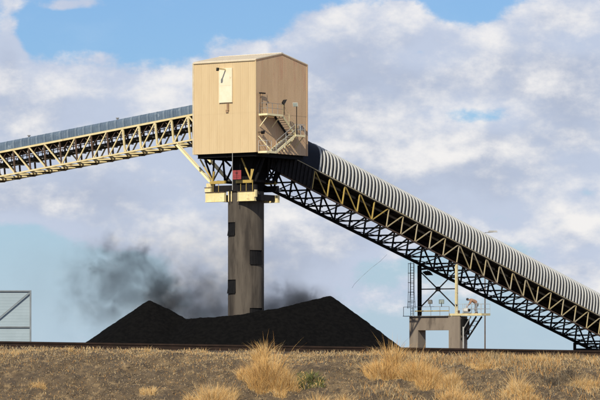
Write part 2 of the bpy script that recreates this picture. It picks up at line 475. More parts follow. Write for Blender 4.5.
# rake boards, corner trims, base trim
for b0 in (-OV, W + OV):
    MB().bar(H(0, b0, HT - .05, 0, OV - .03), H(0, W / 2, HT + PEAK - .02, 0, OV - .03), .05, .16).build('rake_board', M['trim_brown'], house)
MB().block(H(L - .05, 0, 0, .055), u * .19, nl * -.14, Z * HT).build('corner_trim', M['trim'], house)
MB().block(H(.03, 0, 0, .055, .055), u * .14, nl * -.10, Z * (HT - .02)).build('corner_trim', M['siding'], house)
MB().block(H(0, W - .12, 0, 0, .055), v * .16, nr * -.12, Z * HT).build('corner_trim', M['siding_gable'], house)
MB().bar(H(0, -.09, HT - .04, 0), H(L, -.09, HT - .04, 0), .06, .10).build('eave_trim', M['trim'], house)
# pale hatch on the long wall and the hoist beam above it
def on_long(x, y, o=0.0):       # photo position -> point of the long wall plane moved out by o
    kx = (x - 300) / PXR; P = C0 + nl * o
    s = (kx * P.y - P.x) / (u.x - kx * u.y); d = P.y + s * u.y
    return P + u * s + Z * (EYE + (362 - y) / PXR * d - P.z)
def on_gable(x, y, o=0.0):
    kx = (x - 300) / PXR; P = C0 + nr * o
    s = (kx * P.y - P.x) / (v.x - kx * v.y); d = P.y + s * v.y
    return P + v * s + Z * (EYE + (362 - y) / PXR * d - P.z)
h1 = on_long(232.6, 102.2, .06); h2 = on_long(219.6, 68.5, .06)
hw = (h2 - h1).dot(u); hh = h2.z - h1.z
hat = MB().block(h1, u * hw, nl * .10, Z * hh).build('loading_hatch', M['hatch'], house)
for kx in (0.0, hw - .07):
    MB().block(h1 + u * kx + nl * .10, u * .07, nl * .03, Z * hh).build('hatch_frame', M['hatch'], hat)
MB().block(h1 + nl * .10 + Z * hh * .5, u * hw, nl * .012, Z * .03).build('hatch_frame', M['hatch'], hat)
hb = on_long(226.3, 69.6, .05)
hoist = MB().ibeam(hb, hb + nl * 1.55, .10, .15, Z, .02).build('hoist_beam', M['pale_cream'], house)
MB().block(hb + nl * 1.35 + u * -.10 + Z * -.22, u * .20, nl * .2, Z * .32).build('hoist_trolley', M['dark'], hoist)
st = on_long(228, 103.0, .07)
MB().block(st + u * -.12 - Z * .75, u * .22, nl * .10, Z * .7).build('hatch_bracket', M['trim_brown'], house)
MB().block(st + u * -.05 - Z * .95, u * .30, nl * .06, Z * .28).build('hatch_bracket', M['trim_brown'], house)
# floor frame seen from below
m = MB()
for t in (0.05, L / 2, L - .05): m.ibeam(H(max(.3, min(L - .3, t)), .3, -.22), H(max(.3, min(L - .3, t)), W - .3, -.22), .2, .38)
fl = m.build('floor_beam', M['black'], house)
for t in (0.4, W / 3, 2 * W / 3, W - .4):
    MB().ibeam(H(.42, t, -.20), H(L - .42, t, -.20), .2, .34).build('floor_beam', M['black'], house)
MB().block(H(.02, .02, -.02), u * (L - .04), v * (W - .04), Z * .035).build('floor_plate', M['black'], house)

# ------------------------------------------------------------------ steel stairs on the gable wall
stair = thing('steel_staircase', H(0, 3, 0, 0, .6), 'cream steel staircase with two flights on the gable wall of the transfer house', 'staircase')
def G(b, z, o): return H(0, b, z, 0, o)
zU = on_gable(258, 113.6).z - C0.z        # upper landing
zM = on_gable(296, 135.6).z - C0.z        # lower landing
zL = 0.10
O1, O2 = .12, 1.15
def landing(b0, b1, z, name):
    MB().block(G(b0, z - .06, O1), v * (b1 - b0), nr * (O2 - O1), Z * .06).build(name, M['pale_cream'], stair)
    for o in (O1, O2):
        MB().block(G(b0, z - .20, o), v * (b1 - b0), nr * .05, Z * .20).build('landing_edge', M['pale_cream'], stair)
    MB().block(G(b0 - .05, z - .20, O1), v * .05, nr * (O2 + .05 - O1), Z * .20).build('landing_edge', M['pale_cream'], stair)
landing(.34, 2.95, zU, 'landing'); landing(5.15, 6.75, zM, 'landing'); landing(.25, 1.85, zL, 'landing')
def flight(b0, z0, b1, z1, n, m_in, m_out):
    for o, mm in ((O1 + .02, m_in), (O2 - .05, m_out)):
        MB().bar(G(b0, z0 - .1, o), G(b1, z1 - .1, o), .06, .24).build('stringer', mm, stair)
    first = None; db = (b1 - b0) / n; dz = (z1 - z0) / n
    for i in range(n):
        if first is None:
            first = MB().block(G(b0 + db * .5 - .13, z0 + dz * .5 - .03, O1 + .06), v * .26, nr * (O2 - O1 - .14), Z * .045).build('tread', M['grey'], stair)
        else: dup(first, v * db * i + Z * dz * i)
flight(2.95, zU, 5.2, zM, 9, M['dark'], M['cream'])
flight(5.2, zM, 1.85, zL, 9, M['pale_cream'], M['pale_cream'])
def rail_run(pts, m_, h=1.05, posts=True, root=stair, r=.022):
    for lev in (h, h * .52):
        k = MB()
        for p, q_ in zip(pts[:-1], pts[1:]): k.tube(p + Z * lev, q_ + Z * lev, r, 6)
        k.build('handrail', m_, root)
    if posts:
        for p in pts: MB().tube(p, p + Z * h, r + .004, 6).build('handrail_post', m_, root)
rail_run([G(.36, zU, O1), G(.36, zU, O2), G(1.2, zU, O2), G(2.1, zU, O2), G(2.95, zU, O2)], M['grey'])
rail_run([G(2.95, zU, O2), G(4.05, (zU + zM) / 2, O2), G(5.15, zM, O2)], M['cream'])
rail_run([G(5.2, zM, O2), G(6.0, zM, O2), G(6.75, zM, O2), G(6.75, zM, O1)], M['pale_grey'])
rail_run([G(5.2, zM, O2), G(3.5, (zM + zL) / 2, O2), G(1.85, zL, O2)], M['pale_grey'])
rail_run([G(.27, zL, O1), G(.27, zL, O2), G(1.05, zL, O2)], M['pale_grey'])
for b in (.6, 2.6): MB().bar(G(b, zU - .2, O2 - .1), G(b, zU - 1.25, .06), .08).build('bracket', M['pale_cream'], stair)
for b in (5.3, 6.6): MB().bar(G(b, zM - .2, O2 - .1), G(b, zM - 1.2, .06), .09).build('bracket', M['pale_cream'], stair)
MB().bar(G(.3, zL + 1.5, .08), G(1.55, zL, O2 - .35), .09).build('bracket', M['pale_cream'], stair)
MB().bar(G(4.6, zL + 1.4, .4), G(4.2, zL + .1, .4), .07).build('bracket', M['pale_cream'], stair)
# door behind the upper landing
dr = MB().block(G(.75, zU, .045), v * .95, nr * .05, Z * 2.05).build('landing_door', M['siding_gable'], house)
MB().block(G(1.55, zU + .95, .095), v * .06, nr * .05, Z * .12).build('door_handle', M['dark'], dr)

def floodlight(pole, tip, head_c, face, label, head_m='dark', lens='lens', root_name='floodlight', size=.34, cat='floodlight', grp=None):
    """pole foot, pole top, lamp head centre, direction the head faces"""
    t = thing(root_name, pole, label, cat, grp)
    k = MB(); k.tube(pole, tip, .04, 8); k.build('pole', M['dark'], t)
    if (V(head_c) - V(tip)).length > .06: MB().tube(tip, head_c, .03, 6).build('arm', M['dark'], t)
    f = V(face).normalized(); s_ = f.cross(Z).normalized(); up = s_.cross(f)
    c_ = V(head_c); a, b = size * .62, size * .5
    k = MB()
    k.hexa([c_ - s_ * a - up * b, c_ + s_ * a - up * b, c_ + s_ * a + up * b, c_ - s_ * a + up * b,
            c_ - f * .24 - s_ * a * .55 - up * b * .5, c_ - f * .24 + s_ * a * .55 - up * b * .5,
            c_ - f * .24 + s_ * a * .55 + up * b * .5, c_ - f * .24 - s_ * a * .55 + up * b * .5])
    hd = k.build('lamp_head', M[head_m], t)
    MB().block(c_ - s_ * a * .88 - up * b * .85 + f * .004, s_ * a * 1.76, up * b * 1.7, f * .02).build('lens', M[lens], hd)
    return t
p = G(.30, zU, .30)
t = thing('landing_lamp', p, 'dark lamp post with a flat arm at the left end of the upper stair landing', 'lamp')
MB().tube(p, p + Z * 2.05, .05, 8).build('pole', M['rust'], t)
MB().bar(p + Z * 2.06 - v * .1, p + Z * 2.06 + v * .75 + nr * .05, .16, .12).build('lamp_arm', M['dark'], t)
p = G(3.2, zU, O2)
floodlight(p, p + Z * 1.05, p + Z * 1.25 + v * .1, (nr * .6 + v * .7 - Z * .5), 'tilted black floodlight on the handrail at the head of the upper stair flight', size=.62)
p = G(5.25, zM, O2 + .05)
floodlight(p, p + Z * 3.05, p + Z * 3.0 - v * .22, (-v + nr * .3 - Z * .4), 'white lamp on a thin pole rising from the lower stair landing', 'white', size=.42)
p = G(.32, 2.0, .06)
floodlight(p, p + nr * .15, p + nr * .3 + v * .4, (v + Z * -.3), 'small dark wall lamp low on the gable wall below the upper landing', size=.36)
p = G(6.3, zM, O2 - .3)
t = thing('control_box', p, 'small grey control box on the lower stair landing beside the handrail', 'control box')
MB().block(p + Z * .45 - v * .2, v * .36, nr * .22, Z * .5).build('cabinet', M['grey'], t)
MB().tube(p, p + Z * .45, .04, 6).build('post', M['dark'], t)

# ------------------------------------------------------------------ concrete column
CX, CY, CR = at(246, 0, 365.6).x, 365.6, 1.83
def zpx(y, d): return EYE + (362 - y) / PXR * d
ZTOP = zpx(191, CY - CR)
colm = thing('concrete_column', (CX, CY, 0), 'tall round stained concrete column with dark square ports, rising from the coal pile', 'column')
def ang(x): return math.asin(max(-1, min(1, (x - 246) / 18.0)))
ports = [(228.6, 235.4, 222, 235), (250, 261.6, 250, 264), (228.4, 236, 279.5, 293), (250, 262, 308, 320)]
zl = sorted(set([0.0, ZTOP] + [round(zpx(y, CY - CR), 4) for p_ in ports for y in (p_[2], p_[3])] + [2, 4, 6, 8, 10, 12, 14, 16, 18]))
al = sorted(set([round(ang(p_[k]), 5) for p_ in ports for k in (0, 1)] + [round(-math.pi + 2 * math.pi * i / 72, 5) for i in range(72)]))
m = MB(); lining = MB()
def cyl(a, z, r): return V((CX + r * math.sin(a), CY - r * math.cos(a), z))
na = len(al)
def in_port(a, z):
    for p_ in ports:
        if ang(p_[0]) < a < ang(p_[1]) and zpx(p_[3], CY - CR) < z < zpx(p_[2], CY - CR): return True
    return False
base_v = [cyl(a, z_, CR) for z_ in zl for a in al]
fs = []
for j in range(len(zl) - 1):
    for i in range(na):
        i2 = (i + 1) % na
        am = (al[i] + (al[i2] if i2 else al[0] + 2 * math.pi)) / 2; zm = (zl[j] + zl[j + 1]) / 2
        if in_port(am, zm): continue
        fs.append((j * na + i, j * na + i2, (j + 1) * na + i2, (j + 1) * na + i))
m.add(base_v, fs)
m.add([cyl(a, ZTOP, CR) for a in al], [tuple(range(na))])
shaft = m.build('shaft', M['concrete'], colm)
k = MB(); k.add([cyl(2 * math.pi * i / 40, z_, CR - .42) for z_ in (0, ZTOP - .2) for i in range(40)],
                [(i, (i + 1) % 40, 40 + (i + 1) % 40, 40 + i) for i in range(40)])
k.build('inner_tube', M['black'], shaft)
for p_ in ports:
    a0, a1 = ang(p_[0]), ang(p_[1]); z0, z1 = zpx(p_[3], CY - CR), zpx(p_[2], CY - CR)
    k = MB(); nseg = 5
    for zz in (z0, z1):
        for i in range(nseg):
            b0 = a0 + (a1 - a0) * i / nseg; b1 = a0 + (a1 - a0) * (i + 1) / nseg
            k.add([cyl(b0, zz, CR + .05), cyl(b1, zz, CR + .05), cyl(b1, zz, CR - .42), cyl(b0, zz, CR - .42)], [(0, 1, 2, 3)])
    for b0 in (a0, a1):
        k.add([cyl(b0, z0, CR + .05), cyl(b0, z1, CR + .05), cyl(b0, z1, CR - .42), cyl(b0, z0, CR - .42)], [(0, 1, 2, 3)])
    pf = k.build('port_frame', M['black'], colm)
    # rubber flap hanging in the port, slightly proud
    k = MB()
    for i in range(nseg):
        b0 = a0 + (a1 - a0) * (i + .04) / nseg; b1 = a0 + (a1 - a0) * (i + .96) / nseg
        k.hexa([cyl(b0, z0 - .04, CR + .10), cyl(b1, z0 - .04, CR + .10), cyl(b1, z0 - .04, CR + .14), cyl(b0, z0 - .04, CR + .14),
                cyl(b0, z1, CR - .10), cyl(b1, z1, CR - .10), cyl(b1, z1, CR - .06), cyl(b0, z1, CR - .06)])
    k.build('port_flap', M['black'], pf)

# ------------------------------------------------------------------ support frame between column and house
CC = V((CX, CY, 0))
frame = thing('steel_headframe', V((CX, CY, ZTOP)), 'cream and yellow steel cap beams and struts between the column and the transfer house', 'headframe')
dF = CY - 2.6
def Q(a, b, z): return V((CX, CY, z)) + u * a + v * b
zb0, zb1 = zpx(200.5, dF), zpx(191.5, dF)
for (a0, a1) in ((1.15, 3.55), (-2.62, -.55)):
    MB().block(Q(a0, -2.15, zb0), u * (a1 - a0), v * .35, Z * (zb1 - zb0)).build('cap_beam', M['cap_paint'], frame)
MB().block(Q(-2.62, 1.85, zb0 - .1), u * 6.2, v * .35, Z * .75).build('cap_beam', M['cap_paint'], frame)
for a in (3.0, 1.3, -.7, -2.3):
    MB().block(Q(a, -1.8, zb0 + .05), u * .22, v * 3.65, Z * .6).build('cap_tie', M['dark'], frame)
zc0, zc1 = zpx(190.8, dF), zpx(182.5, dF)
MB().block(Q(2.85, -2.2, zc0), u * .75, v * .8, Z * .42).build('bearing_block', M['cap_paint'], frame)
MB().block(Q(2.85, -2.2, zc0 + .47), u * .55, v * .8, Z * .40).build('bearing_block', M['cap_paint'], frame)
MB().block(Q(2.85, -2.25, zc0 + .42), u * .78, v * .85, Z * .05).build('bearing_plate', M['rust'], frame)
MB().block(Q(-2.7, -2.0, zc0), u * 5.5, v * .3, Z * .62).build('ring_beam', M['dark'], frame)
MB().block(Q(-2.7, 1.7, zc0), u * 5.5, v * .3, Z * .62).build('ring_beam', M['dark'], frame)
MB().block(Q(-2.62, -2.1, zb0 + .35), u * -.14, v * .3, Z * .72).build('bearing_block', M['cap_paint'], frame)
for a in (.72, .36):
    MB().tube(Q(a, -1.98, zb0 - .05), Q(a, -1.98, zc0), .06, 8).build('pipe', M['cap_paint'], frame)
for a in (3.3, 2.6, 1.9, -.9, -1.6, -2.4):
    MB().tube(Q(a, -2.1, zb1), Q(a, -2.1, zb1 + 1.0), .03, 6).build('handrail_post', M['yellow'], frame)
for a in (3.35, 2.35, 1.4, -.75, -1.65, -2.5):
    MB().block(Q(a, -2.18, zb0 + .04), u * .07, v * .03, Z * (zb1 - zb0 - .08)).build('stiffener', M['cap_paint'], frame)
for (a0, a1) in ((1.15, 3.55), (-2.62, -.55)):
    MB().block(Q(a0 - .02, -2.24, zb1 + .004), u * (a1 - a0 + .04), v * .5, Z * .05).build('flange', M['rust'], frame)
    MB().block(Q(a0 - .02, -2.22, zb0 - .056), u * (a1 - a0 + .04), v * .45, Z * .05).build('flange', M['cap_paint'], frame)
zy = zpx(181.3, dF)
for (a0, a1) in ((1.05, 2.95), (-2.35, -.35)):
    MB().block(Q(a0, -2.2, zy - .16), u * (a1 - a0), v * .25, Z * .30).build('yellow_beam', M['yellow'], frame)
MB().block(Q(-2.35, 1.9, zy - .16), u * 5.3, v * .25, Z * .30).build('yellow_beam', M['yellow'], frame)
zf = C0.z - .42
def strut(p, q_, w_, mm): MB().bar(p, q_, w_).build('strut', mm, frame)
NL_, NR_ = Q(2.65, -2.08, zy + .1), Q(-2.15, -2.08, zy + .1)
dzs = zf - zy
for da, db, hh, mm in ((1.15, -.6, 1, 'yellow'), (-.95, .7, 1, 'dark'), (.15, .4, 1, 'dark'), (-.45, -.05, .45, 'yellow'), (1.9, 1.2, 1, 'dark')):
    strut(NL_, NL_ + u * da * hh + v * db * hh + Z * (dzs - .1) * hh, .15, M[mm])
for da, db, hh, mm in ((1.0, -.2, 1, 'yellow'), (1.0, -.25, .48, 'yellow'), (-.15, .1, .5, 'yellow'), (-.55, .2, .5, 'yellow'), (-.3, 1.2, 1, 'dark')):
    strut(NR_, NR_ + u * da * hh + v * db * hh + Z * (dzs - .1) * hh, .13, M[mm])
for (a, b, da, db) in ((2.65, 2.0, .9, .9), (2.65, 2.0, -.9, -.6), (-2.15, 2.0, .8, -.5), (-2.15, 2.0, -.8, 1.1), (2.65, 0, .5, .3), (2.65, 0, -1.1, .3),
                       (1.7, 2.0, .7, .4), (1.2, 2.0, -.6, .3), (.4, 2.0, .8, .5)):
    strut(Q(a, b, zy), Q(a + da, b + db, zf), .17, M['dark'])
for (a, b, da, db) in ((-2.4, -1.6, -.9, .2), (-2.4, -1.6, .2, 1.3), (-2.4, .4, -.9, -.9), (-2.4, .4, -.9, 1.0), (-2.4, 2.0, -.6, -.8), (-1.7, 2.2, -.5, .6)):
    strut(Q(a, b, zy), Q(a + da, b + db, zf), .19, M['black'])
MB().block(Q(2.2, -1.7, zy - .05), u * .2, v * 3.6, Z * .25).build('ring_beam', M['dark'], frame)
MB().block(Q(-2.2, -1.7, zy - .05), u * .2, v * 3.6, Z * .25).build('ring_beam', M['dark'], frame)
# chute
zt = C0.z - .05
top = [Q(.8, -1.2, zt), Q(-1.9, -1.2, zt), Q(-1.9, 2.0, zt), Q(.8, 2.0, zt)]
bot = [Q(.9, -1.2, ZTOP), Q(-1.2, -1.2, ZTOP), Q(-1.2, 1.2, ZTOP), Q(.9, 1.2, ZTOP)]
tagc = MB().hexa(bot + top).build('discharge_chute', M['black'], None)
tag(tagc, 'black tapered chute hanging under the transfer house into the column top', 'chute')
# red board and cable
rb = at(241, 179.2, 362.6)
board = thing('red_board', rb, 'red square notice board hanging under the transfer house above the cap beams', 'sign')
rw, rh = 1.10, .92
MB().block(rb, u * rw, v * .05, Z * rh).build('panel', M['red'], board)
k = MB().block(rb + u * .40 + Z * .52 + nl * .004, u * .30, v * .004, Z * .22); k.build('printed_mark', M['red_mark'], board)
for zz, aa, ww in ((.34, .16, .86), (.18, .24, .7)):
    MB().block(rb + u * aa + Z * zz + nl * .004, u * ww, v * .004, Z * .045).build('printed_mark', M['red_mark'], board)
for a in (.15, 1.07): MB().tube(rb + u * a + v * .03 + Z * rh, V((rb + u * a + v * .03).xy.to_3d() + Z * (C0.z - .05)), .018, 6).build('hanger', M['dark'], board)
cb = at(232.4, 190, 361.5)
cbl = MB().tube(cb, V((cb.x, cb.y, C0.z - .02)), .028, 6).build('hanging_cable', M['pale_grey'], None)
tag(cbl, 'thin pale cable hanging straight down in front of the red board', 'cable')

# ------------------------------------------------------------------ conveyor galleries
def on_plane(P0, h, x, y):
    kx = (x - 300) / PXR
    s = (kx * P0.y - P0.x) / (h.x - kx * h.y); d = P0.y + s * h.y
    return s, EYE + (362 - y) / PXR * d
class Gallery:
    def __init__(g, P0, h, wdir, w_, pa, pb, n, depth):
        g.P0 = V((P0.x, P0.y, 0)); g.h = h; g.wd = wdir; g.w = w_
        s0, z0 = on_plane(P0, h, *pa); s1, z1 = on_plane(P0, h, *pb)
        g.s0, g.z0 = s0, z0; g.p = (s1 - s0) / n; g.m = (z1 - z0) / (s1 - s0)
        th = math.atan(g.m); g.dir = (h * math.cos(th) + Z * math.sin(th)); g.up = (Z * math.cos(th) - h * math.sin(th)); g.depth = depth
        g.step = h * g.p + Z * g.m * g.p
    def T(g, i, f=0.0): return g.P0 + g.h * g.s0 + Z * g.z0 + g.step * i + g.wd * (g.w * f)
    def B(g, i, f=0.0): return g.T(i, f) - g.up * g.depth
    def run(g, make, idxs):
        """make(i) for the first index, shared copies shifted along the gallery for the others"""
        first = None
        for i in idxs:
            if first is None: first = make(i); i0 = i
            else: dup(first, g.step * (i - i0))
        return first
# --- left gallery
GL = Gallery(H(L, 2.3), u, v, 3.4, (188, 115.6), (13.1, 149.7), 11, 2.55)
gl = thing('left_conveyor_gallery', GL.T(0, .5), 'cream steel truss conveyor gallery with a blue grey hood, left of the transfer house', 'conveyor')
gl.name = 'conveyor_gallery'
NLp = 21; I0 = -1
def chord(g, root, f, bottom, mm, i0, i1, wd, ht):
    a = (g.B if bottom else g.T)
    k = MB().bar(a(i0, f), a(i1, f), wd, ht, g.up)
    return k.build('bottom_chord' if bottom else 'top_chord', mm, root)
chord(GL, gl, 0, False, M['truss_cream'], I0, NLp, .15, .20)
chord(GL, gl, 1, False, M['truss_cream'], I0, NLp, .18, .24)
chord(GL, gl, 0, True, M['truss_cream'], I0, NLp, .20, .17)
chord(GL, gl, 1, True, M['truss_cream'], I0, NLp, .20, .20)
def post(g, root, f, mm, wd=.15): return lambda i: MB().bar(g.B(i, f) + g.up * .12, g.T(i, f) - g.up * .13, wd, wd, g.h).build('post', mm, root)
GL.run(post(GL, gl, 0, M['truss_cream'], .17), range(0, 5))
GL.run(post(GL, gl, 0, M['rust'], .14), range(5, NLp))  # posts further left are dark brown instead of cream
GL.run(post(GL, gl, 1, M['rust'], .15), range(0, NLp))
def diag(g, root, f, mm, kind, wd=.13, inset=.1):
    def mk(i):
        if kind == 'a': p_, q_ = g.B(i + 1, f), g.T(i, f)
        else: p_, q_ = g.T(i + 1, f), g.B(i, f)
        d_ = (q_ - p_).normalized()
        return MB().bar(p_ + d_ * inset, q_ - d_ * inset, wd, wd, g.up).build('diagonal_brace', mm, root)
    return mk
GL.run(diag(GL, gl, 0, M['truss_cream'], 'a', .125), range(0, 8))
GL.run(diag(GL, gl, 0, M['truss_cream'], 'b', .125), range(8, NLp))
GL.run(diag(GL, gl, 0, M['truss_cream'], 'b', .13), range(-1, 0))
GL.run(diag(GL, gl, 1, M['truss_cream'], 'a', .12), range(0, 8))
GL.run(diag(GL, gl, 1, M['truss_cream'], 'b', .12), range(8, NLp))
def cross(g, root, bottom, mm, wd=.16, ht=.22):
    fn = g.B if bottom else g.T
    return lambda i: MB().bar(fn(i, .02), fn(i, .98), wd, ht, g.up).build('cross_beam', mm, root)
GL.run(cross(GL, gl, True, M['dark'], .3, .28), range(0, NLp))
def latt(g, root, mm, wd=.10):
    return lambda i: MB().bar(g.B(i, .03), g.B(i + 1, .97), wd, wd, g.up).bar(g.B(i, .97) - g.up * .11, g.B(i + 1, .03) - g.up * .11, wd, wd, g.up).build('lateral_brace', mm, root)
GL.run(latt(GL, gl, M['truss_cream'], .16), range(0, NLp - 1))
def plate(g, root, mm, f0=.02, f1=.98, drop=.16, th=.1, name='deck_plate'):
    def mk(i):
        p_ = g.T(i, f0) - g.up * drop; e = g.step * .985
        return MB().block(p_, e, g.wd * g.w * (f1 - f0), g.up * th).build(name, mm, root)
    return mk
GL.run(plate(GL, gl, M['dark'], drop=.02), range(I0, NLp))
GL.run(plate(GL, gl, M['black'], .22, .80, 1.3, .24, 'return_belt'), range(I0, NLp))
GL.run(lambda i: MB().tube(GL.T(i + .5, .24) - GL.up * 1.33, GL.T(i + .5, .84) - GL.up * 1.33, .09, 8).build('idler_roller', M['pale_grey'], gl), range(0, NLp))
for f_ in (.26, .82):
    GL.run(lambda i: MB().bar(GL.T(i + .5, f_) - GL.up * 1.42, GL.T(i + .5, f_), .07).build('hanger', M['dark'], gl), range(0, NLp))
GL.run(lambda i: MB().bar(GL.T(i, .2) - GL.up * .55, GL.T(i + 1, .2) - GL.up * .55, .06, .16, GL.up).build('stringer', M['rust'], gl), range(I0, NLp))
GL.run(lambda i: MB().bar(GL.T(i + .12, .02) - GL.up * .5, GL.T(i + .88, .55) - GL.up * .75, .05, .22, GL.up).build('idler_bracket', M['pale_grey'], gl), range(I0, NLp))
for f_ in (.1, .9):
    GL.run(lambda i: MB().tube(GL.T(i, f_) - GL.up * .82, GL.T(i + 1, f_) - GL.up * .82, .045, 6).build('conduit', M['dark'], gl), range(I0, NLp))
GL.run(lambda i: MB().bar(GL.T(i + .5, .05) - GL.up * .1, GL.T(i, .05) - GL.up * 1.2, .06).bar(GL.T(i + .5, .05) - GL.up * .1, GL.T(i + 1, .05) - GL.up * 1.2, .06).build('knee_strut', M['rust'], gl), range(0, NLp))
GL.run(lambda i: MB().tube(GL.T(i + .25, .15) - GL.up * 1.05, GL.T(i + .25, .85) - GL.up * 1.05, .06, 6).build('idler_roller', M['truss_cream'], gl), range(0, NLp))
# hood
def arch_pts(w_, h_, n, e=2.0):
    pts = []
    for k_ in range(n + 1):
        t = math.pi * k_ / n; cs, sn = math.cos(t), math.sin(t)
        pts.append((-.5 * w_ * math.copysign(abs(cs) ** (2 / e), cs), h_ * abs(sn) ** (2 / e)))
    return pts
def hood(g, root, i0, length, w_, h_, mm, e=2.6, base=.13, n=18, name='hood_panel', prof=None, m_in=None):
    """length in panels; prof = list of (fraction along, radial offset)"""
    prof = prof or [(0, 0), (1, 0)]
    def mk(i):
        k = MB(); vs = []
        for fr, off in prof:
            o = g.T(i + fr * length, .5) + g.up * base
            for x, y in arch_pts(w_ + 2 * off, h_ + off, n, e): vs.append(o + g.wd * x + g.up * y)
        fs = []; r = n + 1
        for a in range(len(prof) - 1):
            for b in range(n): fs.append((a * r + b, a * r + b + 1, (a + 1) * r + b + 1, (a + 1) * r + b))
        k.add(vs, fs)
        return k.build(name, mm, root, smooth=True)
    return mk
i_s = [I0 + .5 * k for k in range(int((NLp - I0) / .5))]
GL.run(hood(GL, gl, 0, .5, 3.3, .96, M['blue'], 6.5, .13, 16, prof=[(.0, 0), (.14, 0), (.16, .02), (.19, .02), (.21, 0), (.38, 0), (.40, .02), (.43, .02), (.45, 0), (.62, 0), (.64, .02), (.67, .02), (.69, 0), (.94, 0)]), i_s)
GL.run(hood(GL, gl, 0, .5, 3.3, .96, M['blue_seam'], 6.5, .13, 16, 'hood_seam', prof=[(.93, -.01), (.935, .035), (.995, .035), (1.0, -.01)]), i_s)
for px in (29, 117.5):
    s, _ = on_plane(GL.P0 + GL.wd * GL.w * .5, u, px, 100); i = (s - GL.s0) / GL.p
    p_ = GL.T(i, .5) + Z * 1.0
    MB().tube(p_, p_ + Z * .42, .10, 8).tube(p_ + Z * .42, p_ + Z * .52, .17, 8).build('roof_vent', M['grey'], gl)

# two diagonal knee braces from the left gallery to the cap
kb = at(174.5, 145.5, 360 + 6.2)
for f, mm in ((0, 'pale_cream'), (1, 'pale_cream')):
    s, _ = on_plane(GL.P0, u, 174.5, 100); i = (s - GL.s0) / GL.p
    p_ = GL.B(i, f) - GL.up * .12
    MB().ibeam(p_, Q(3.1, -1.9 + 3.4 * f, zy + .15), .26, .30).build('knee_brace', M[mm], frame)
    MB().bar(Q(3.1, -1.9 + 3.4 * f, zy + 1.85), GL.B(.2, f), .16).build('knee_brace', M['dark'], frame)

# --- right gallery
GW = 4.85
GR = Gallery(H(1.5, W), v, u, GW, (330, 177.6), (588.7, 310.8), 19, 2.16)
gr = thing('conveyor_gallery', GR.T(0, .5), 'dark truss conveyor gallery under a ribbed pale grey barrel hood, descending to the right', 'conveyor')
J0, J1 = -3, 27
chord(GR, gr, 0, False, M['dark'], J0, J1, .16, .26)
chord(GR, gr, 1, False, M['dark'], J0, J1, .16, .22)
chord(GR, gr, 0, True, M['rust'], J0, J1, .14, .14)
chord(GR, gr, 1, True, M['black'], J0, J1, .26, .26)
edge = MB().bar(GR.T(J0, -.02) + GR.up * .02, GR.T(J1, -.02) + GR.up * .02, .05, .10, GR.up).build('edge_angle', M['ochre'], gr)
GR.run(post(GR, gr, 0, M['yellow'], .12), range(-1, 4))
GR.run(post(GR, gr, 0, M['dark'], .14), range(J0, -1))
GR.run(post(GR, gr, 0, M['ochre'], .10), range(4, 14))
GR.run(post(GR, gr, 0, M['ochre'], .10), range(14, J1))
GR.run(post(GR, gr, 1, M['black'], .15), range(J0, J1))
def dseg(i): return 'b' if (i < 3 or 9 <= i < 15 or i >= 21) else 'a'   # 'b' joins top i+1 to bottom i
def dset(f, mats, wd):
    for kind in 'ab':
        for lo_, hi_, mm in mats:
            ids = [i for i in range(lo_, hi_) if (dseg(i) == 'b') == (kind == 'a')]
            if not ids: continue
            def mk(i, kind=kind):
                p_, q_ = (GR.T(i, f), GR.B(i + 1, f)) if kind == 'a' else (GR.B(i, f), GR.T(i + 1, f))
                d_ = (q_ - p_).normalized()
                return MB().bar(p_ + d_ * .1, q_ - d_ * .1, wd, wd, GR.up).build('diagonal_brace', mm, gr)
            GR.run(mk, ids)
dset(0, [(J0, -1, M['dark']), (-1, 4, M['yellow']), (4, J1 - 1, M['ochre'])], .095)
dset(1, [(J0, J1 - 1, M['black'])], .14)
GR.run(cross(GR, gr, True, M['black'], .12, .14), range(J0, J1))
GR.run(lambda i: MB().bar(GR.B(i, .03), GR.B(i + 1, .97), .09, .09, GR.up).build('lateral_brace', M['black'], gr), range(J0, J1 - 1))
GR.run(lambda i: MB().bar(GR.B(i, .97) - GR.up * .15, GR.B(i + 1, .5) - GR.up * .15, .08, .08, GR.up).build('lateral_brace', M['black'], gr), range(J0, J1 - 1))
GR.run(plate(GR, gr, M['black'], .01, .99, .02, .10), range(-5, J1))
GR.run(lambda i: MB().bar(GR.T(i, .3) - GR.up * .12, GR.T(i + 1, .3) - GR.up * .12, .07, .20, GR.up).build('stringer', M['grey'], gr), range(J0, J1))
GR.run(lambda i: MB().bar(GR.T(i, .7) - GR.up * .12, GR.T(i + 1, .7) - GR.up * .12, .07, .20, GR.up).build('stringer', M['dark'], gr), range(J0, J1))
GR.run(lambda i: MB().bar(GR.T(i + .5, .03) - GR.up * .14, GR.T(i + .5, .97) - GR.up * .14, .10, .22, GR.up).build('deck_joist', M['dark'], gr), range(J0, J1))
# ribbed hood: four corrugations per truss panel
PH = 3.0; HE = 3.3
# dark sheet with a raised galvanised hoop on every corrugation, four to a truss panel
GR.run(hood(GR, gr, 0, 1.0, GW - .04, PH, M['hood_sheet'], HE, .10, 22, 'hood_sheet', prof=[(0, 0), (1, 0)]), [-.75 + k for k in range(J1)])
rp = [(0, -.01), (.05, .085), (.10, .105), (.27, .105), (.34, .085), (.38, -.01)]
GR.run(hood(GR, gr, 0, .25, GW - .04, PH, M['galv'], HE, .10, 22, 'hood_rib', prof=rp), [-.75 + .236 * k for k in range(int((J1 + .25) / .236))])
GR.run(hood(GR, gr, 0, 1.0, GW - .02, PH + .05, M['navy'], HE, .10, 22, 'head_hood', prof=[(0, 0), (1, 0)]), [-1.76, -2.76, -3.76, -4.76])
# dark belt on the deck
GR.run(plate(GR, gr, M['black'], .3, .7, -.7, .1, 'belt'), range(-4, J1))
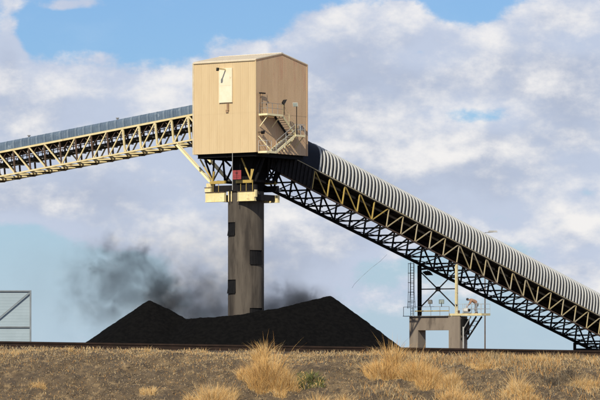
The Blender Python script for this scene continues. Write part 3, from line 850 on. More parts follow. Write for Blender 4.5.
# dark ribbed skirt under the house where the gallery starts
k = MB()
for i in range(11):
    t0 = -3.6 + i * .24
    k.bar(GR.T(t0, -.035) - GR.up * .05, GR.T(t0, -.035) - GR.up * 2.1, .16, .06, GR.h)
k.block(GR.T(-3.7, -.03) - GR.up * 2.1, GR.step * 2.62, GR.wd * .06, GR.up * 2.1)
k.build('head_skirt', M['dark'], gr)
# tail end at the ground
# bent under the far support
bent = thing('support_bent', V((GR.B(21, .5).x, GR.B(21, .5).y, 0)), 'low black steel bent under the right end of the descending conveyor', 'support')
for f in (0, 1):
    p_ = GR.B(21, f) - GR.up * .16
    MB().bar(p_, V((p_.x, p_.y, 0)), .26, .26, v).build('leg', M['black'], bent)
    MB().block(V((p_.x, p_.y, 0)) - u * .4 - v * .4, u * .8, v * .8, Z * .35).build('footing', M['portal'], bent)
p0, p1 = GR.B(21, 0) - Z * .95, GR.B(21, 1) - Z * .95
MB().bar(p0, p1, .2, .24).build('cross_beam', M['black'], bent)
MB().bar(GR.B(21, 0) - Z * .30, GR.B(21, 1) - Z * .30, .2, .2).build('cross_beam', M['black'], bent)
MB().bar(V((p1.x, p1.y, p1.z)), V((p0.x, p0.y, .4)), .12).build('diagonal_brace', M['black'], bent)

# ------------------------------------------------------------------ trestle
TN = GR.B(9, 0) - GR.up * .1          # near leg head
TF = GR.B(9, 1) - GR.up * .15         # far leg head
tz = zpx(316.3, TN.y)
def TR(r, b, z): return V((TN.x, TN.y, 0)) + nr * r + v * b + Z * z       # r towards the gable side (right), b away
RF = -GW
portal = thing('concrete_portal', TR(RF / 2, 0, 0), 'grey brown concrete portal with a square opening under the conveyor trestle', 'portal')
op0, op1 = -4.55, -.52; pz = zpx(330.2, TN.y); pf0, pf1 = RF - .85, .92; TH = .75
MB().block(TR(pf0, -TH, 0), nr * (op0 - pf0), v * 2 * TH, Z * pz).build('leg', M['portal'], portal)
MB().block(TR(op1, -TH, 0), nr * (pf1 - op1), v * 2 * TH, Z * pz).build('leg', M['portal'], portal)
MB().block(TR(pf0, -TH, pz), nr * (pf1 - pf0), v * 2 * TH, Z * (tz - pz)).build('beam', M['portal'], portal)
tres = thing('steel_trestle', TR(RF / 2, 0, tz), 'steel trestle with one black and one cream leg and crossed braces on the concrete portal', 'trestle')
MB().ibeam(TR(RF, 0, tz), V((TF.x, TF.y, TF.z)), .34, .34, v, .06).build('leg', M['black'], tres)
MB().bar(TR(0, 0, tz), V((TN.x, TN.y, TN.z)), .24, .26, v).build('leg', M['cream'], tres)
zx0 = zpx(307.5, TN.y); zx1 = zpx(270, TN.y); zxm = (zx0 + zx1) / 2
mid = TR(RF / 2, 0, zxm)
for a, b in ((TR(RF, .06, zx0), TR(0, .06, zx1)), (TR(RF, -.06, zx1), TR(0, -.06, zx0))):
    MB().bar(a, b, .11, .11, v).build('cross_brace', M['dark'], tres)
MB().block(mid - nr * .26 - v * .10 - Z * .26, nr * .52, v * .2, Z * .52).build('gusset', M['dark'], tres)
MB().bar(TR(RF, .13, zxm), TR(0, .13, zxm), .10, .12, Z).build('cross_beam', M['dark'], tres)
zt_ = TF.z + .1
MB().bar(TR(RF, 0, zt_ - .55), TR(0, 0, zt_ - .2), .2, .22, Z).build('cross_beam', M['dark'], tres)
for r_ in (RF, 0):
    MB().block(TR(r_ - .35, -.35, tz), nr * .7, v * .7, Z * .06).build('base_plate', M['rust'], tres)
MB().bar(TR(RF - .2, -.3, tz - 1.2), TR(RF + .15, -.3, tz - .15), .22, .16).build('bracket', M['dark'], portal)
# ladder with cage
lad = thing('caged_ladder', TR(RF - .75, -.3, tz), 'black ladder with a safety cage beside the black trestle leg', 'ladder')
r0 = RF - .78; zl1 = zpx(261.5, TN.y)
def lp(r_, z_, b_=-.3): return TR(r_, b_, z_)
for rr in (r0 - .2, r0 + .2): MB().bar(lp(rr, tz), lp(rr, zl1), .06).build('stile', M['dark'], lad)
f0 = MB().tube(lp(r0 - .2, tz + .3), lp(r0 + .2, tz + .3), .02, 6).build('rung', M['dark'], lad)
for k in range(1, int((zl1 - tz - .3) / .3)): dup(f0, Z * .3 * k)
def hoop(z_, wd):
    k = MB(); n = 10; pts = [lp(r0 - .26 * wd + .52 * wd * i / n, z_, -.3 - .75 * math.sin(math.pi * i / n)) for i in range(n + 1)]
    for a, b in zip(pts[:-1], pts[1:]): k.bar(a, b, .05)
    return k
hz = [zl1 - .15 - 1.05 * k for k in range(5)]
for i, z_ in enumerate(hz): hoop(z_, 1.0 if i < 4 else 1.5).build('cage_hoop', M['dark'], lad)
for fr in (.0, .25, .5, .75, 1.0):
    MB().bar(lp(r0 - .26 + .52 * fr, hz[3], -.3 - .75 * math.sin(math.pi * fr)), lp(r0 - .26 + .52 * fr, hz[0], -.3 - .75 * math.sin(math.pi * fr)), .035).build('cage_strap', M['dark'], lad)
    MB().bar(lp(r0 - .26 + .52 * fr, hz[3], -.3 - .75 * math.sin(math.pi * fr)), lp(r0 - .42 + .84 * fr, tz + .9, -.3 - .85 * math.sin(math.pi * fr)), .035).build('cage_strap', M['dark'], lad)
# walkway on the portal and the platform to the right
walk = thing('trestle_walkway', TR(RF / 2, -.5, tz), 'narrow walkway with yellow mid rail along the top of the concrete portal', 'walkway')
MB().block(TR(pf0 - .7, -1.0, tz + .004), nr * (-pf0 + .2), v * .75, Z * .07).build('grating', M['grey'], walk)
for zz, mm, r_ in ((1.05, M['grey'], .025), (.58, M['yellow'], .055)):
    MB().tube(TR(pf0 + (.9 if zz < 1 else -.6), -1.0, tz + zz), TR(-.3, -1.0, tz + zz), r_, 6).build('handrail', mm, walk)
for k in range(6):
    r_ = pf0 - .6 + k * (-.3 - pf0 + .6) / 5
    MB().tube(TR(r_, -1.0, tz + .07), TR(r_, -1.0, tz + 1.06), .03, 6).build('handrail_post', M['grey'], walk)
plat = thing('work_platform', TR(2, 0, tz), 'cream edged work platform with railings to the right of the cream trestle leg', 'platform')
PR0, PR1, PB0, PB1 = -.5, 3.72, -.75, .95
zp = zpx(314.2, TN.y)
MB().block(TR(PR0, PB0, zp - .10), nr * (PR1 - PR0), v * (PB1 - PB0), Z * .10).build('deck', M['pale_grey'], plat)
for b in (PB0 - .05, PB1):
    MB().block(TR(PR0, b, zp - .18), nr * (PR1 - PR0), v * .05, Z * .24).build('toe_board', M['cream'], plat)
MB().block(TR(PR1, PB0, zp - .18), nr * .05, v * (PB1 - PB0), Z * .24).build('toe_board', M['cream'], plat)
for z_ in (.55, 1.08):
    for b in (PB0, PB1):
        MB().tube(TR(PR0 + .9, b, zp + z_), TR(PR1, b, zp + z_), .016, 6).build('handrail', M['pale_grey'], plat)
    MB().tube(TR(PR1, PB0, zp + z_), TR(PR1, PB1, zp + z_), .016, 6).build('handrail', M['pale_grey'], plat)
for r_ in (PR0 + .9, 1.3, 2.5, PR1):
    for b in (PB0, PB1): MB().tube(TR(r_, b, zp), TR(r_, b, zp + 1.08), .02, 6).build('handrail_post', M['pale_grey'], plat)
be = TR(.95, 0, 0); zbk = zpx(339.5, TN.y)
for b in (-.5, .6):
    MB().bar(TR(2.9, b, zp - .28), TR(.98, b, zbk), .14).build('brace', M['dark'], plat)
    MB().bar(TR(2.2, b, zp - .28), TR(.98, b, zbk + .75), .10).build('brace', M['grey'], plat)
for k in range(4):
    t = .2 + .2 * k; a = TR(2.9, -.5, zp - .28).lerp(TR(.98, -.5, zbk), t)
    MB().bar(a, a + v * 1.1, .07).build('brace_tie', M['grey'], plat)
MB().tube(TR(1.25, -.55, 0), TR(1.25, -.55, zpx(327, TN.y)), .085, 8).build('post', M['pale_grey'], plat)
MB().block(TR(.925, -.55, tz - 2.0), nr * .35, v * 1.2, Z * 1.7).build('bracket', M['black'], plat)
# lamps of the trestle
p = at(427.7, 270, TN.y + 1.0); p.z += .15
floodlight(p, p - Z * .25, p - Z * .55, (-v * .5 - Z), 'black square floodlight hanging under the conveyor truss', size=.8, lens='dark')
p = at(430, 306.5, TN.y - .2)
floodlight(p, p + Z * .3, p + Z * .50, (-v - Z * .2), 'dark floodlight on the walkway rail, left one of the pair below the brace crossing', size=.46, lens='grey')
p = at(441.5, 306.5, TN.y - .2)
floodlight(p, p + Z * .3, p + Z * .52, (-v + nr * .9 - Z * .1), 'grey green floodlight on the walkway rail, right one of the pair', 'dark', size=.46)
# equipment on the platform
p = TR(.25, -.35, zp)
vp = thing('valve_stand', p, 'cream valve stand with a dark handwheel at the foot of the cream trestle leg', 'valve')
MB().tube(p, p + Z * .75, .14, 10).tube(p + Z * .75, p + Z * .82, .2, 10).build('body', M['pale_cream'], vp)
MB().tube(p + Z * .82, p + Z * 1.05, .04, 6).tube(p + Z * 1.05, p + Z * 1.1, .2, 12).build('handwheel', M['dark'], vp)
MB().tube(p + nr * .3, p + nr * .3 + Z * .4, .1, 8).build('pipe', M['rust'], vp)
p = TR(1.30, -.1, zp)
pm = thing('pump_unit', p, 'pale motor and pump on a frame in front of the stooping worker', 'pump')
MB().block(p - nr * .35 - v * .2, nr * .9, v * .45, Z * .14).build('base_frame', M['rust'], pm)
MB().tube(p - nr * .25 + Z * .42, p + nr * .35 + Z * .42, .24, 12).build('motor', M['white'], pm)
MB().tube(p + nr * .36 + Z * .42, p + nr * .5 + Z * .42, .15, 10).build('coupling', M['dark'], pm)
MB().tube(p + nr * .05 + Z * .6, p + nr * .05 + Z * .95, .07, 8).build('pipe', M['pale_grey'], pm)

# ------------------------------------------------------------------ worker
WP = TR(2.50, .15, zp)
person = thing('person', WP, 'worker in a tan shirt, grey trousers and dark hat stooping over on the work platform', 'person')
fw = V((-1, 0, 0)); sd = V((0, 1, 0))     # faces left
PS = 1.14
def wp(f, s, z): return WP + (fw * f + sd * s + Z * z) * PS
def skin_mesh(name, joints, edges, m_, root, parent_mesh=None, sub=2):
    me = bpy.data.meshes.new(name); o0 = root_world(root)
    names = list(joints); ix = {n_: i for i, n_ in enumerate(names)}
    me.from_pydata([tuple(joints[n_][0] - o0) for n_ in names], [(ix[a], ix[b]) for a, b in edges], [])
    o = bpy.data.objects.new(name, me); col.objects.link(o); o.parent = root
    me.materials.append(m_)
    sk = o.modifiers.new('skin', 'SKIN')
    for i, n_ in enumerate(names):
        r = joints[n_][1] * PS; me.skin_vertices[0].data[i].radius = (r, r) if not isinstance(r, tuple) else r
        me.skin_vertices[0].data[i].use_root = (i == 0)
    sk.use_smooth_shade = True
    sb = o.modifiers.new('sub', 'SUBSURF'); sb.levels = sub; sb.render_levels = sub
    dg = bpy.context.evaluated_depsgraph_get(); dg.update()
    me2 = bpy.data.meshes.new_from_object(o.evaluated_get(dg)); me2.name = name
    o.modifiers.clear(); o.data = me2
    if not me2.materials: me2.materials.append(m_)
    return o
J = {}
J['pelvis'] = (wp(0, 0, .97), .17); J['waist'] = (wp(.10, 0, 1.16), .17); J['chest'] = (wp(.36, 0, 1.35), .19); J['neck0'] = (wp(.58, 0, 1.385), .09)
J['neck'] = (wp(.67, 0, 1.37), .066); J['head0'] = (wp(.74, 0, 1.36), .09); J['head'] = (wp(.82, 0, 1.36), .112); J['crown'] = (wp(.89, 0, 1.39), .095)
E = [('pelvis', 'waist'), ('waist', 'chest'), ('chest', 'neck0'), ('neck0', 'neck'), ('neck', 'head0'), ('head0', 'head'), ('head', 'crown')]
hands = {}
for s_, n_ in ((-1, 'r'), (1, 'l')):
    J['sh' + n_] = (wp(.49, .22 * s_, 1.31), .085); J['el' + n_] = (wp(.62, .27 * s_, 1.01), .055)
    J['wr' + n_] = (wp(.80, .20 * s_, .80), .034); J['pm' + n_] = (wp(.85, .19 * s_, .72), .042)
    E += [('chest', 'sh' + n_), ('sh' + n_, 'el' + n_), ('el' + n_, 'wr' + n_), ('wr' + n_, 'pm' + n_)]
    J['hp' + n_] = (wp(-.01, .11 * s_, .90), .105); J['kn' + n_] = (wp(.09 + .05 * s_, .13 * s_, .50), .068)
    J['an' + n_] = (wp(.0 + .06 * s_, .13 * s_, .10), .045); J['to' + n_] = (wp(.17 + .06 * s_, .14 * s_, .05), .042)
    E += [('pelvis', 'hp' + n_), ('hp' + n_, 'kn' + n_), ('kn' + n_, 'an' + n_), ('an' + n_, 'to' + n_)]
body = skin_mesh('body', J, E, M['skin'], person)
# fingers and facial features, joined into the body mesh afterwards as short tapered chains
fg = MB()
for s_ in (-1, 1):
    pm_ = wp(.85, .19 * s_, .72)
    for k in range(4):
        b0 = pm_ + fw * (.018 * (k - 1.5)) + sd * .0 - Z * .035; ln = (.036, .042, .039, .03)[k]
        p1 = b0 - Z * ln + fw * .006; p2 = p1 - Z * ln * .75 + fw * .018; p3 = p2 + fw * .02 - Z * ln * .35
        fg.tube(b0, p1, .010, 6, .009).tube(p1, p2, .009, 6, .008).tube(p2, p3, .008, 6, .006)
    tb = pm_ + fw * .035 + Z * .01; t1 = tb + fw * .03 - Z * .03 - sd * .012 * s_; fg.tube(tb, t1, .012, 6, .010).tube(t1, t1 - Z * .03, .010, 6, .008)
hc = wp(.83, 0, 1.37)
look = (fw * .72 - Z * .69).normalized(); hup = (Z * .72 + fw * .69).normalized()
fg.add([hc + look * .095 + hup * .02 - sd * .012, hc + look * .095 + hup * .02 + sd * .012, hc + look * .100 - hup * .03 + sd * .018, hc + look * .100 - hup * .03 - sd * .018, hc + look * .132 - hup * .022],
       [(0, 1, 4), (1, 2, 4), (2, 3, 4), (3, 0, 4)])
for s_ in (-1, 1): fg.ball(hc + sd * .105 * s_ - look * .005, .03, 8, (.6, .6, 1))
fo = fg.build('face_and_fingers', M['skin'], person)
with bpy.context.temp_override(active_object=body, selected_editable_objects=[body, fo], object=body, selected_objects=[body, fo]):
    bpy.ops.object.join()
for s_ in (-1, 1): MB().ball(hc + look * .098 + sd * .036 * s_ + hup * .025, .013, 8).build('eye', M['eye'], person)
MB().bar(hc + look * .106 - hup * .055 - sd * .026, hc + look * .106 - hup * .055 + sd * .026, .012).build('mouth', M['red_mark'], person)
JS = {n_: (J[n_][0], J[n_][1] + .05) for n_ in ('waist', 'chest', 'neck0', 'shr', 'shl', 'elr', 'ell', 'wrr', 'wrl')}
JS['hem'] = (wp(.03, 0, 1.02), .185)
for n_ in 'rl': JS['wr' + n_] = (J['el' + n_][0].lerp(J['wr' + n_][0], .8), .05)
skin_mesh('shirt', dict([('chest', JS['chest'])] + [(a, JS[a]) for a in JS if a != 'chest']),
          [('hem', 'waist'), ('waist', 'chest'), ('chest', 'neck0'), ('chest', 'shr'), ('chest', 'shl'), ('shr', 'elr'), ('shl', 'ell'), ('elr', 'wrr'), ('ell', 'wrl')], M['shirt'], person)
JT = {'pelvis': (J['pelvis'][0] - Z * .02, .175)}
for n_ in 'rl':
    JT['hp' + n_] = (J['hp' + n_][0], .13); JT['kn' + n_] = (J['kn' + n_][0], .092); JT['an' + n_] = (J['an' + n_][0] + Z * .03, .078)
skin_mesh('trousers', JT, [('pelvis', 'hpr'), ('pelvis', 'hpl'), ('hpr', 'knr'), ('hpl', 'knl'), ('knr', 'anr'), ('knl', 'anl')], M['trousers'], person)
for s_, n_ in ((-1, 'r'), (1, 'l')):
    a = J['an' + n_][0]
    MB().tube(a - Z * .05, a + Z * .12, .075, 10, .07).hexa([a + fw * -.09 + sd * -.055 - Z * .1, a + fw * .24 + sd * -.045 - Z * .1, a + fw * .24 + sd * .045 - Z * .1, a + fw * -.09 + sd * .055 - Z * .1,
        a + fw * -.07 + sd * -.05 + Z * .02, a + fw * .20 + sd * -.04 - Z * .03, a + fw * .20 + sd * .04 - Z * .03, a + fw * -.07 + sd * .05 + Z * .02]).build('boot', M['boot'], person)
# hat: dome and brim following the tilt of the head
k = MB(); n = 14; vs = []; fs = []
for j in range(6):
    ph = math.pi / 2 * j / 5
    for i in range(n):
        t = 2 * math.pi * i / n
        vs.append(hc + hup * (.035 + .165 * math.sin(ph)) + (look * math.cos(t) + sd * math.sin(t)) * (.150 * math.cos(ph) + .001))
for j in range(5):
    for i in range(n): fs.append((j * n + i, j * n + (i + 1) % n, (j + 1) * n + (i + 1) % n, (j + 1) * n + i))
k.add(vs, fs)
hat_o = k.build('hat', M['hair'], person, True)
k = MB(); vs = []
for rr, hh in ((.14, .05), (.205, .038), (.205, .028), (.14, .04)):
    for i in range(n):
        t = 2 * math.pi * i / n; vs.append(hc + hup * hh + (look * math.cos(t) * 1.12 + sd * math.sin(t)) * rr)
fs = [(j * n + i, j * n + (i + 1) % n, ((j + 1) % 4) * n + (i + 1) % n, ((j + 1) % 4) * n + i) for j in range(4) for i in range(n)]
k.add(vs, fs); k.build('brim', M['hair'], hat_o)

# ------------------------------------------------------------------ lamp post behind the conveyor
p = at(485, 362, 430.0); p.z = 0
lamp = thing('lamp_post', p, 'tall thin lamp post with a side arm behind the descending conveyor', 'lamp post')
ptop = zpx(232.6, 430)
MB().tube(p, V((p.x, p.y, ptop)), .09, 10, .05).build('pole', M['rust'], lamp)
MB().tube(V((p.x, p.y, ptop)), V((p.x + 1.0, p.y, ptop + .06)), .04, 6).build('arm', M['grey'], lamp)
a = V((p.x + .35, p.y - .15, ptop + .04))
MB().hexa([a, a + V((1.15, 0, 0)), a + V((1.15, .35, 0)), a + V((0, .35, 0)), a + V((.1, .06, .2)), a + V((1.05, .06, .2)), a + V((1.05, .29, .2)), a + V((.1, .29, .2))]).build('lamp_head', M['grey'], lamp)

# loose cable dangling from the far truss
k = MB(); pts = [at(387, 254.5, 384.0), at(380, 261.5, 384.0), at(372, 267.5, 384), at(362, 276.5, 384), at(354.5, 284, 384), at(352, 288, 384)]
for a, b in zip(pts[:-1], pts[1:]): k.tube(a, b, .012, 5)
tag(k.build('loose_cable', M['grey'], None), 'thin loose cable trailing down to the left from the descending truss', 'cable')

# ------------------------------------------------------------------ screen panel at the far left
dS = 340.0
sp = at(0, 340, dS)
scr = thing('metal_screen', V((sp.x - 3, dS, 0)), 'tall pale blue sheet metal screen with a grey frame at the far left edge', 'screen')
X1 = at(30.6, 0, dS).x; X0 = X1 - 12.0; Zt = zpx(291, dS); Zm = zpx(327, dS)
for z0, z1 in ((0.05, Zm), (Zm, Zt)):
    k = MB(); n = int((z1 - z0) / .14); vs = []
    for i in range(n + 1):
        zz = z0 + (z1 - z0) * i / n; o = .005 if i % 2 else 0
        vs += [V((X0, dS + o, zz)), V((X1 - .06, dS + o, zz))]
    k.add(vs, [(2 * i, 2 * i + 1, 2 * i + 3, 2 * i + 2) for i in range(n)])
    k.build('sheet', M['screen'], scr)
fr = M['screen_frame']
MB().bar(V((X0, dS - .1, Zt)), V((X1, dS - .1, Zt)), .12, .12).build('rail', fr, scr)
MB().bar(V((X0, dS - .1, Zm)), V((X1, dS - .1, Zm)), .12, .12).build('rail', fr, scr)
for x in (X1, X1 - 6.0, X0): MB().bar(V((x, dS - .11, 0)), V((x, dS - .11, Zt + .06)), .15, .15).build('post', fr, scr)
MB().bar(V((X1 - .1, dS - .22, Zt - .15)), V((X1 - 3.0, dS - .22, zpx(318.5, dS))), .10).build('diagonal_brace', fr, scr)
MB().bar(V((X1 - 3.0, dS - .22, zpx(318.5, dS))), V((X1 - 5.9, dS - .22, Zm)), .10).build('diagonal_brace', fr, scr)

# ------------------------------------------------------------------ coal pile
def pile_z(x, y):
    def ridge(pts, sl):
        best = None
        P_ = [at(*p_) for p_ in pts]
        for a, b in zip(P_[:-1], P_[1:]):
            ex, ey = b.x - a.x, b.y - a.y
            t = np.clip(((x - a.x) * ex + (y - a.y) * ey) / max(ex * ex + ey * ey, 1e-6), 0, 1)
            r = np.sqrt((x - a.x - ex * t) ** 2 + (y - a.y - ey * t) ** 2)
            h = a.z + (b.z - a.z) * t - np.maximum(np.sqrt(r * r + .10) - .28, 0) * sl
            best = h if best is None else np.maximum(best, h)
        return best
    front = ridge([(150, 299.5, 366), (166, 307.5, 365.5), (186, 318, 364), (205, 317.5, 361.8), (240, 314.0, 361.2), (280, 307, 362), (312, 299, 364.5), (329.5, 295, 366)], .70)
    back = ridge([(150, 299.5, 366), (186, 319, 369), (240, 318, 372), (290, 308, 370), (329.5, 295, 366)], .70)
    right = ridge([(329.5, 295, 366), (329.7, 295, 366.2)], .76)
    B = at(329.5, 295, 366)                              # the right end falls a little more steeply
    steep = B.z - (x - B.x) * .757
    front = np.where(x > B.x, np.minimum(front, np.maximum(steep, right - 6)), front)
    h = np.maximum(front, back)
    h = np.where(x > B.x, np.minimum(h, steep + .15), h)
    return h + .20 * fbm(x * .5, y * .5, 21, 4) + .16 * fbm(x * 1.6, y * 1.6, 31, 3) + .14 * fbm(x * 4, y * 4, 27, 2) - .05
cx = np.arange(-34, 20, .14); cy = np.arange(346, 388, .14)
px_, py_ = np.meshgrid(cx, cy); pz_ = np.maximum(pile_z(px_, py_), -.3)
nx, ny = len(cx), len(cy); idx = np.arange(nx * ny).reshape(ny, nx)
q = np.stack([idx[:-1, :-1], idx[:-1, 1:], idx[1:, 1:], idx[1:, :-1]], -1).reshape(-1, 4)
keep = (pz_.ravel()[q] > -.29).any(1)
me = np_mesh('coal_pile', np.stack([px_, py_, pz_], -1).reshape(-1, 3), q[keep], [M['coal']], smooth=True)
cp = bpy.data.objects.new('coal_pile', me); col.objects.link(cp)
tag(cp, 'long black coal pile with two peaks around the foot of the concrete column', 'coal pile')

# ------------------------------------------------------------------ coal dust blowing off the pile
def dust(name, c, rad, dens, scale, lo, hi, colr, label, seed, power=1.0):
    k = MB(); k.ball((0, 0, 0), 1.0, 16)
    me = bpy.data.meshes.new(name); me.from_pydata([tuple(p) for p in k.v], [], k.f); me.update()
    o = bpy.data.objects.new(name, me); col.objects.link(o); o.location = c; o.scale = rad
    m = bpy.data.materials.new(name + '_air'); m.use_nodes = True
    t = NT(m.node_tree); m.node_tree.nodes.clear()
    oo = m.node_tree.nodes.new('ShaderNodeOutputMaterial'); pv = m.node_tree.nodes.new('ShaderNodeVolumePrincipled')
    pv.inputs['Color'].default_value = colr + (1,); pv.inputs['Anisotropy'].default_value = 0.2
    tcn = m.node_tree.nodes.new('ShaderNodeTexCoord')
    P = tcn.outputs['Object']
    ln = m.node_tree.nodes.new('ShaderNodeVectorMath'); ln.operation = 'LENGTH'; t.l.new(P, ln.inputs[0])
    fall = t.smooth(ln.outputs['Value'], 0.15, 0.98, 1.0, 0.0)
    W_ = t.vadd(t.vmul(P, tuple(r / 6.0 for r in rad)), (seed, seed * 1.7, seed * .6))
    nz = t.noise(W_, scale * 1.2, 8, 0.64, 0.45)
    wisp = t.smooth(t.math('ADD', nz, t.math('MULTIPLY', t.math('SUBTRACT', fall, 1.0), .25)), lo, hi)
    dn = t.math('MULTIPLY', t.math('MULTIPLY', wisp, fall), dens)
    t.l.new(dn, pv.inputs['Density']); t.l.new(pv.outputs[0], oo.inputs['Volume'])
    me.materials.append(m)
    return tag(o, label, 'dust', None, 'stuff')
dust('coal_dust', at(138, 292, 375), (13.5, 5.0, 9.0), .42, 1.7, .32, .68, (.12, .14, .17), 'dark coal dust swirling above the left peak of the coal pile', 2.0)
dust('coal_dust', at(122, 262, 377), (9.0, 3.5, 5.4), .52, 2.2, .38, .68, (.08, .09, .11), 'upper plume of dark coal dust above the left peak', 5.0)
dust('coal_dust', at(164, 298, 376), (3.4, 3.0, 5.6), 1.0, 2.4, .34, .64, (.06, .07, .085), 'narrow dark twist of coal dust just right of the left peak', 21.0)
dust('coal_dust', at(206, 314, 375), (10.0, 4.0, 7.0), .60, 1.7, .20, .62, (.12, .135, .16), 'grey coal dust between the left peak and the column', 9.0)
dust('coal_dust', at(280, 313, 374), (6.0, 3.5, 5.2), .80, 1.7, .20, .60, (.12, .13, .155), 'grey coal dust behind the pile right of the column', 13.0)
dust('coal_dust', at(310, 304, 373), (4.4, 3.0, 2.6), .90, 2.0, .20, .60, (.09, .095, .11), 'low dark coal dust trailing along the ridge to the right peak', 27.0)
dust('coal_dust', at(180, 285, 386), (26.0, 6.0, 11.0), .075, 1.0, .20, .62, (.30, .33, .38), 'thin blue grey dust haze hanging behind the pile', 17.0)

# ------------------------------------------------------------------ dry grass
rng = np.random.default_rng(11)
def blades(px, py, pz, hgt, lean, wd, ang_, curl=.35):
    """curved blades, three segments each -> (verts, tris)"""
    n = len(px); lv = []
    dx, dy = np.cos(ang_), np.sin(ang_)
    fx = -0.15 * dy; sx = np.ones(n); sy = fx * 0
    for t, wk in ((0, 1.0), (.4, .85), (.75, .55)):
        off = lean * hgt * (t * (1 - curl) + curl * t * t)
        cxx = px + dx * off; cyy = py + dy * off; czz = pz + hgt * t * (1 - .25 * lean * t)
        lv.append(np.stack([cxx - sx * wd * wk / 2, cyy, czz], -1)); lv.append(np.stack([cxx + sx * wd * wk / 2, cyy, czz], -1))
    off = lean * hgt
    lv.append(np.stack([px + dx * off, py + dy * off, pz + hgt * (1 - .25 * lean)], -1))
    vs = np.stack(lv, 1).reshape(-1, 3)
    b = (np.arange(n) * 7)[:, None]
    tr = np.array([[0, 1, 3], [0, 3, 2], [2, 3, 5], [2, 5, 4], [4, 5, 6]])
    fs = (b[:, None, :] + tr[None]).reshape(-1, 3)
    return vs, fs
def scatter_grass(name, n, gen, mats, weights, label=None, kind='stuff', cat=None, h=(.05, .16), lean=(.1, .9), wd=(.006, .012), grp=None):
    x, y = gen(n); z = ground_z(x, y) - .01
    hg = rng.uniform(h[0], h[1], n) ; vs, fs = blades(x, y, z, hg, rng.uniform(lean[0], lean[1], n), rng.uniform(wd[0], wd[1], n), rng.uniform(0, 2 * math.pi, n))
    mi = np.repeat(rng.choice(len(mats), n, p=weights), 5)
    me = np_mesh(name, vs, fs, mats, mi)
    o = bpy.data.objects.new(name, me); col.objects.link(o)
    return tag(o, label, cat, grp, kind)
def clumped(x0, x1, y0, y1, dens_fn):
    def g(n):
        xs_, ys_ = [], []
        tot = 0
        while tot < n:
            x = rng.uniform(x0, x1, n * 2); y = rng.uniform(y0, y1, n * 2)
            k_ = rng.random(n * 2) < dens_fn(x, y); xs_.append(x[k_]); ys_.append(y[k_]); tot += k_.sum()
        return np.concatenate(xs_)[:n], np.concatenate(ys_)[:n]
    return g
def d_bank(x, y):
    c_ = np.clip(fbm(x * 1.3, y * 1.3, 41, 4) * 3.2 + .35, 0.03, 1)
    right = np.clip((x - 1.0) / 2.5, 0, 1); top_ = np.clip((y - 82.6) / 1.2, 0, 1)
    return np.clip(c_ * (.30 + .5 * right) + .75 * top_ * np.clip(fbm(x * 2.2, y * 2, 47, 3) * 3 + .6, 0, 1), 0, 1)
STRAW = [M['straw_brown'], M['straw_pale'], M['straw_rust'], M['weed_grey']]
scatter_grass('dry_grass', 60000, clumped(-14, 14, 79.5, 86.2, d_bank), STRAW, [.36, .22, .16, .26], 'sparse dry straw grass covering the bank', h=(.02, .085))
def d_stub(x, y): return np.clip(fbm(x * 2.4, y * 2.4, 83, 4) * 3.2 + .45, .08, 1)
scatter_grass('stubble', 120000, clumped(-13, 13, 79.5, 86.2, d_stub), STRAW + [M['weed_dark']], [.34, .16, .14, .22, .14], 'fine pale stubble and dead stalks on the bank', h=(.010, .045), lean=(.4, 1.3), wd=(.006, .014))
def d_right(x, y):
    return np.clip((x - 1.2) / 1.5, 0, 1) * np.clip(fbm(x * 1.1, y * 1.4, 57, 4) * 5 + .25, 0, 1) * (1 - .9 * np.exp(-((x - 5.9) / .9) ** 2 - ((y - 82.3) / .5) ** 2))
scatter_grass('dry_grass', 20000, clumped(1, 14, 79.5, 85.8, d_right), STRAW, [.40, .16, .24, .20], 'thicker dry grass over the right half of the bank', h=(.06, .24))
def d_crest(x, y): return np.clip(fbm(x * 1.6, y * 3, 61, 3) * 3 + .5, .05, 1)
scatter_grass('dry_grass', 16000, clumped(-14, 14, 83.6, 86.6, d_crest), STRAW, [.30, .40, .10, .20], 'short pale dry grass along the crest beside the rail', h=(.02, .09))

# tussocks that stand out one by one
def bank_at(px, py):      # ground point seen at a photo position on the bank
    for y in np.arange(78.5, 85.5, .02):
        x = (px - 300) / PXR * y; z = EYE + (362 - py) / PXR * y
        if float(ground_z(x, y)) >= z: return x, y, float(ground_z(x, y))
    y = 84.3; x = (px - 300) / PXR * y
    return x, y, float(ground_z(x, y))
def tussock(px, py, wpx, hpx, n, mats, wts, label, grp=None, name='grass_tussock', lean=(.05, 1.0), wd=(.003, .008), cat='grass tussock'):
    x, y, z = bank_at(px, py); R_ = wpx / PXR * y / 2; H_ = hpx / PXR * y
    n = int(n * 2.3); nt = max(4, int(wpx / 2.6))
    tr_ = R_ * 1.05 * rng.random(nt) ** .7; ta = rng.uniform(0, 2 * math.pi, nt)
    tx, ty = tr_ * np.cos(ta), tr_ * np.sin(ta) * .6; th = rng.uniform(.30, 1.1, nt) * (1 - .55 * np.clip(tr_ / R_, 0, 1))
    th[0] = 1.1; tx[0] *= .4
    ti = rng.integers(0, nt, n); rr = R_ * .30 * np.sqrt(rng.random(n)); a = rng.uniform(0, 2 * math.pi, n)
    bx, by = x + tx[ti] + rr * np.cos(a), y + ty[ti] + rr * np.sin(a)
    bz = ground_z(bx, by) - .02
    hg = H_ * th[ti] * (.2 + .75 * rng.random(n) ** 1.3 + .35 * (rng.random(n) > .95))
    vs, fs = blades(bx, by, bz, hg, rng.uniform(lean[0], lean[1], n) , rng.uniform(wd[0], wd[1], n), a + rng.normal(0, .9, n), .6)
    vs = vs - np.array([x, y, z])
    me = np_mesh(name, vs, fs, mats, np.repeat(rng.choice(len(mats), n, p=wts), 5))
    o = bpy.data.objects.new(name, me); o.location = (x, y, z); col.objects.link(o)
    return tag(o, label, cat, grp)
S3 = [M['straw'], M['straw_pale'], M['straw_rust']]
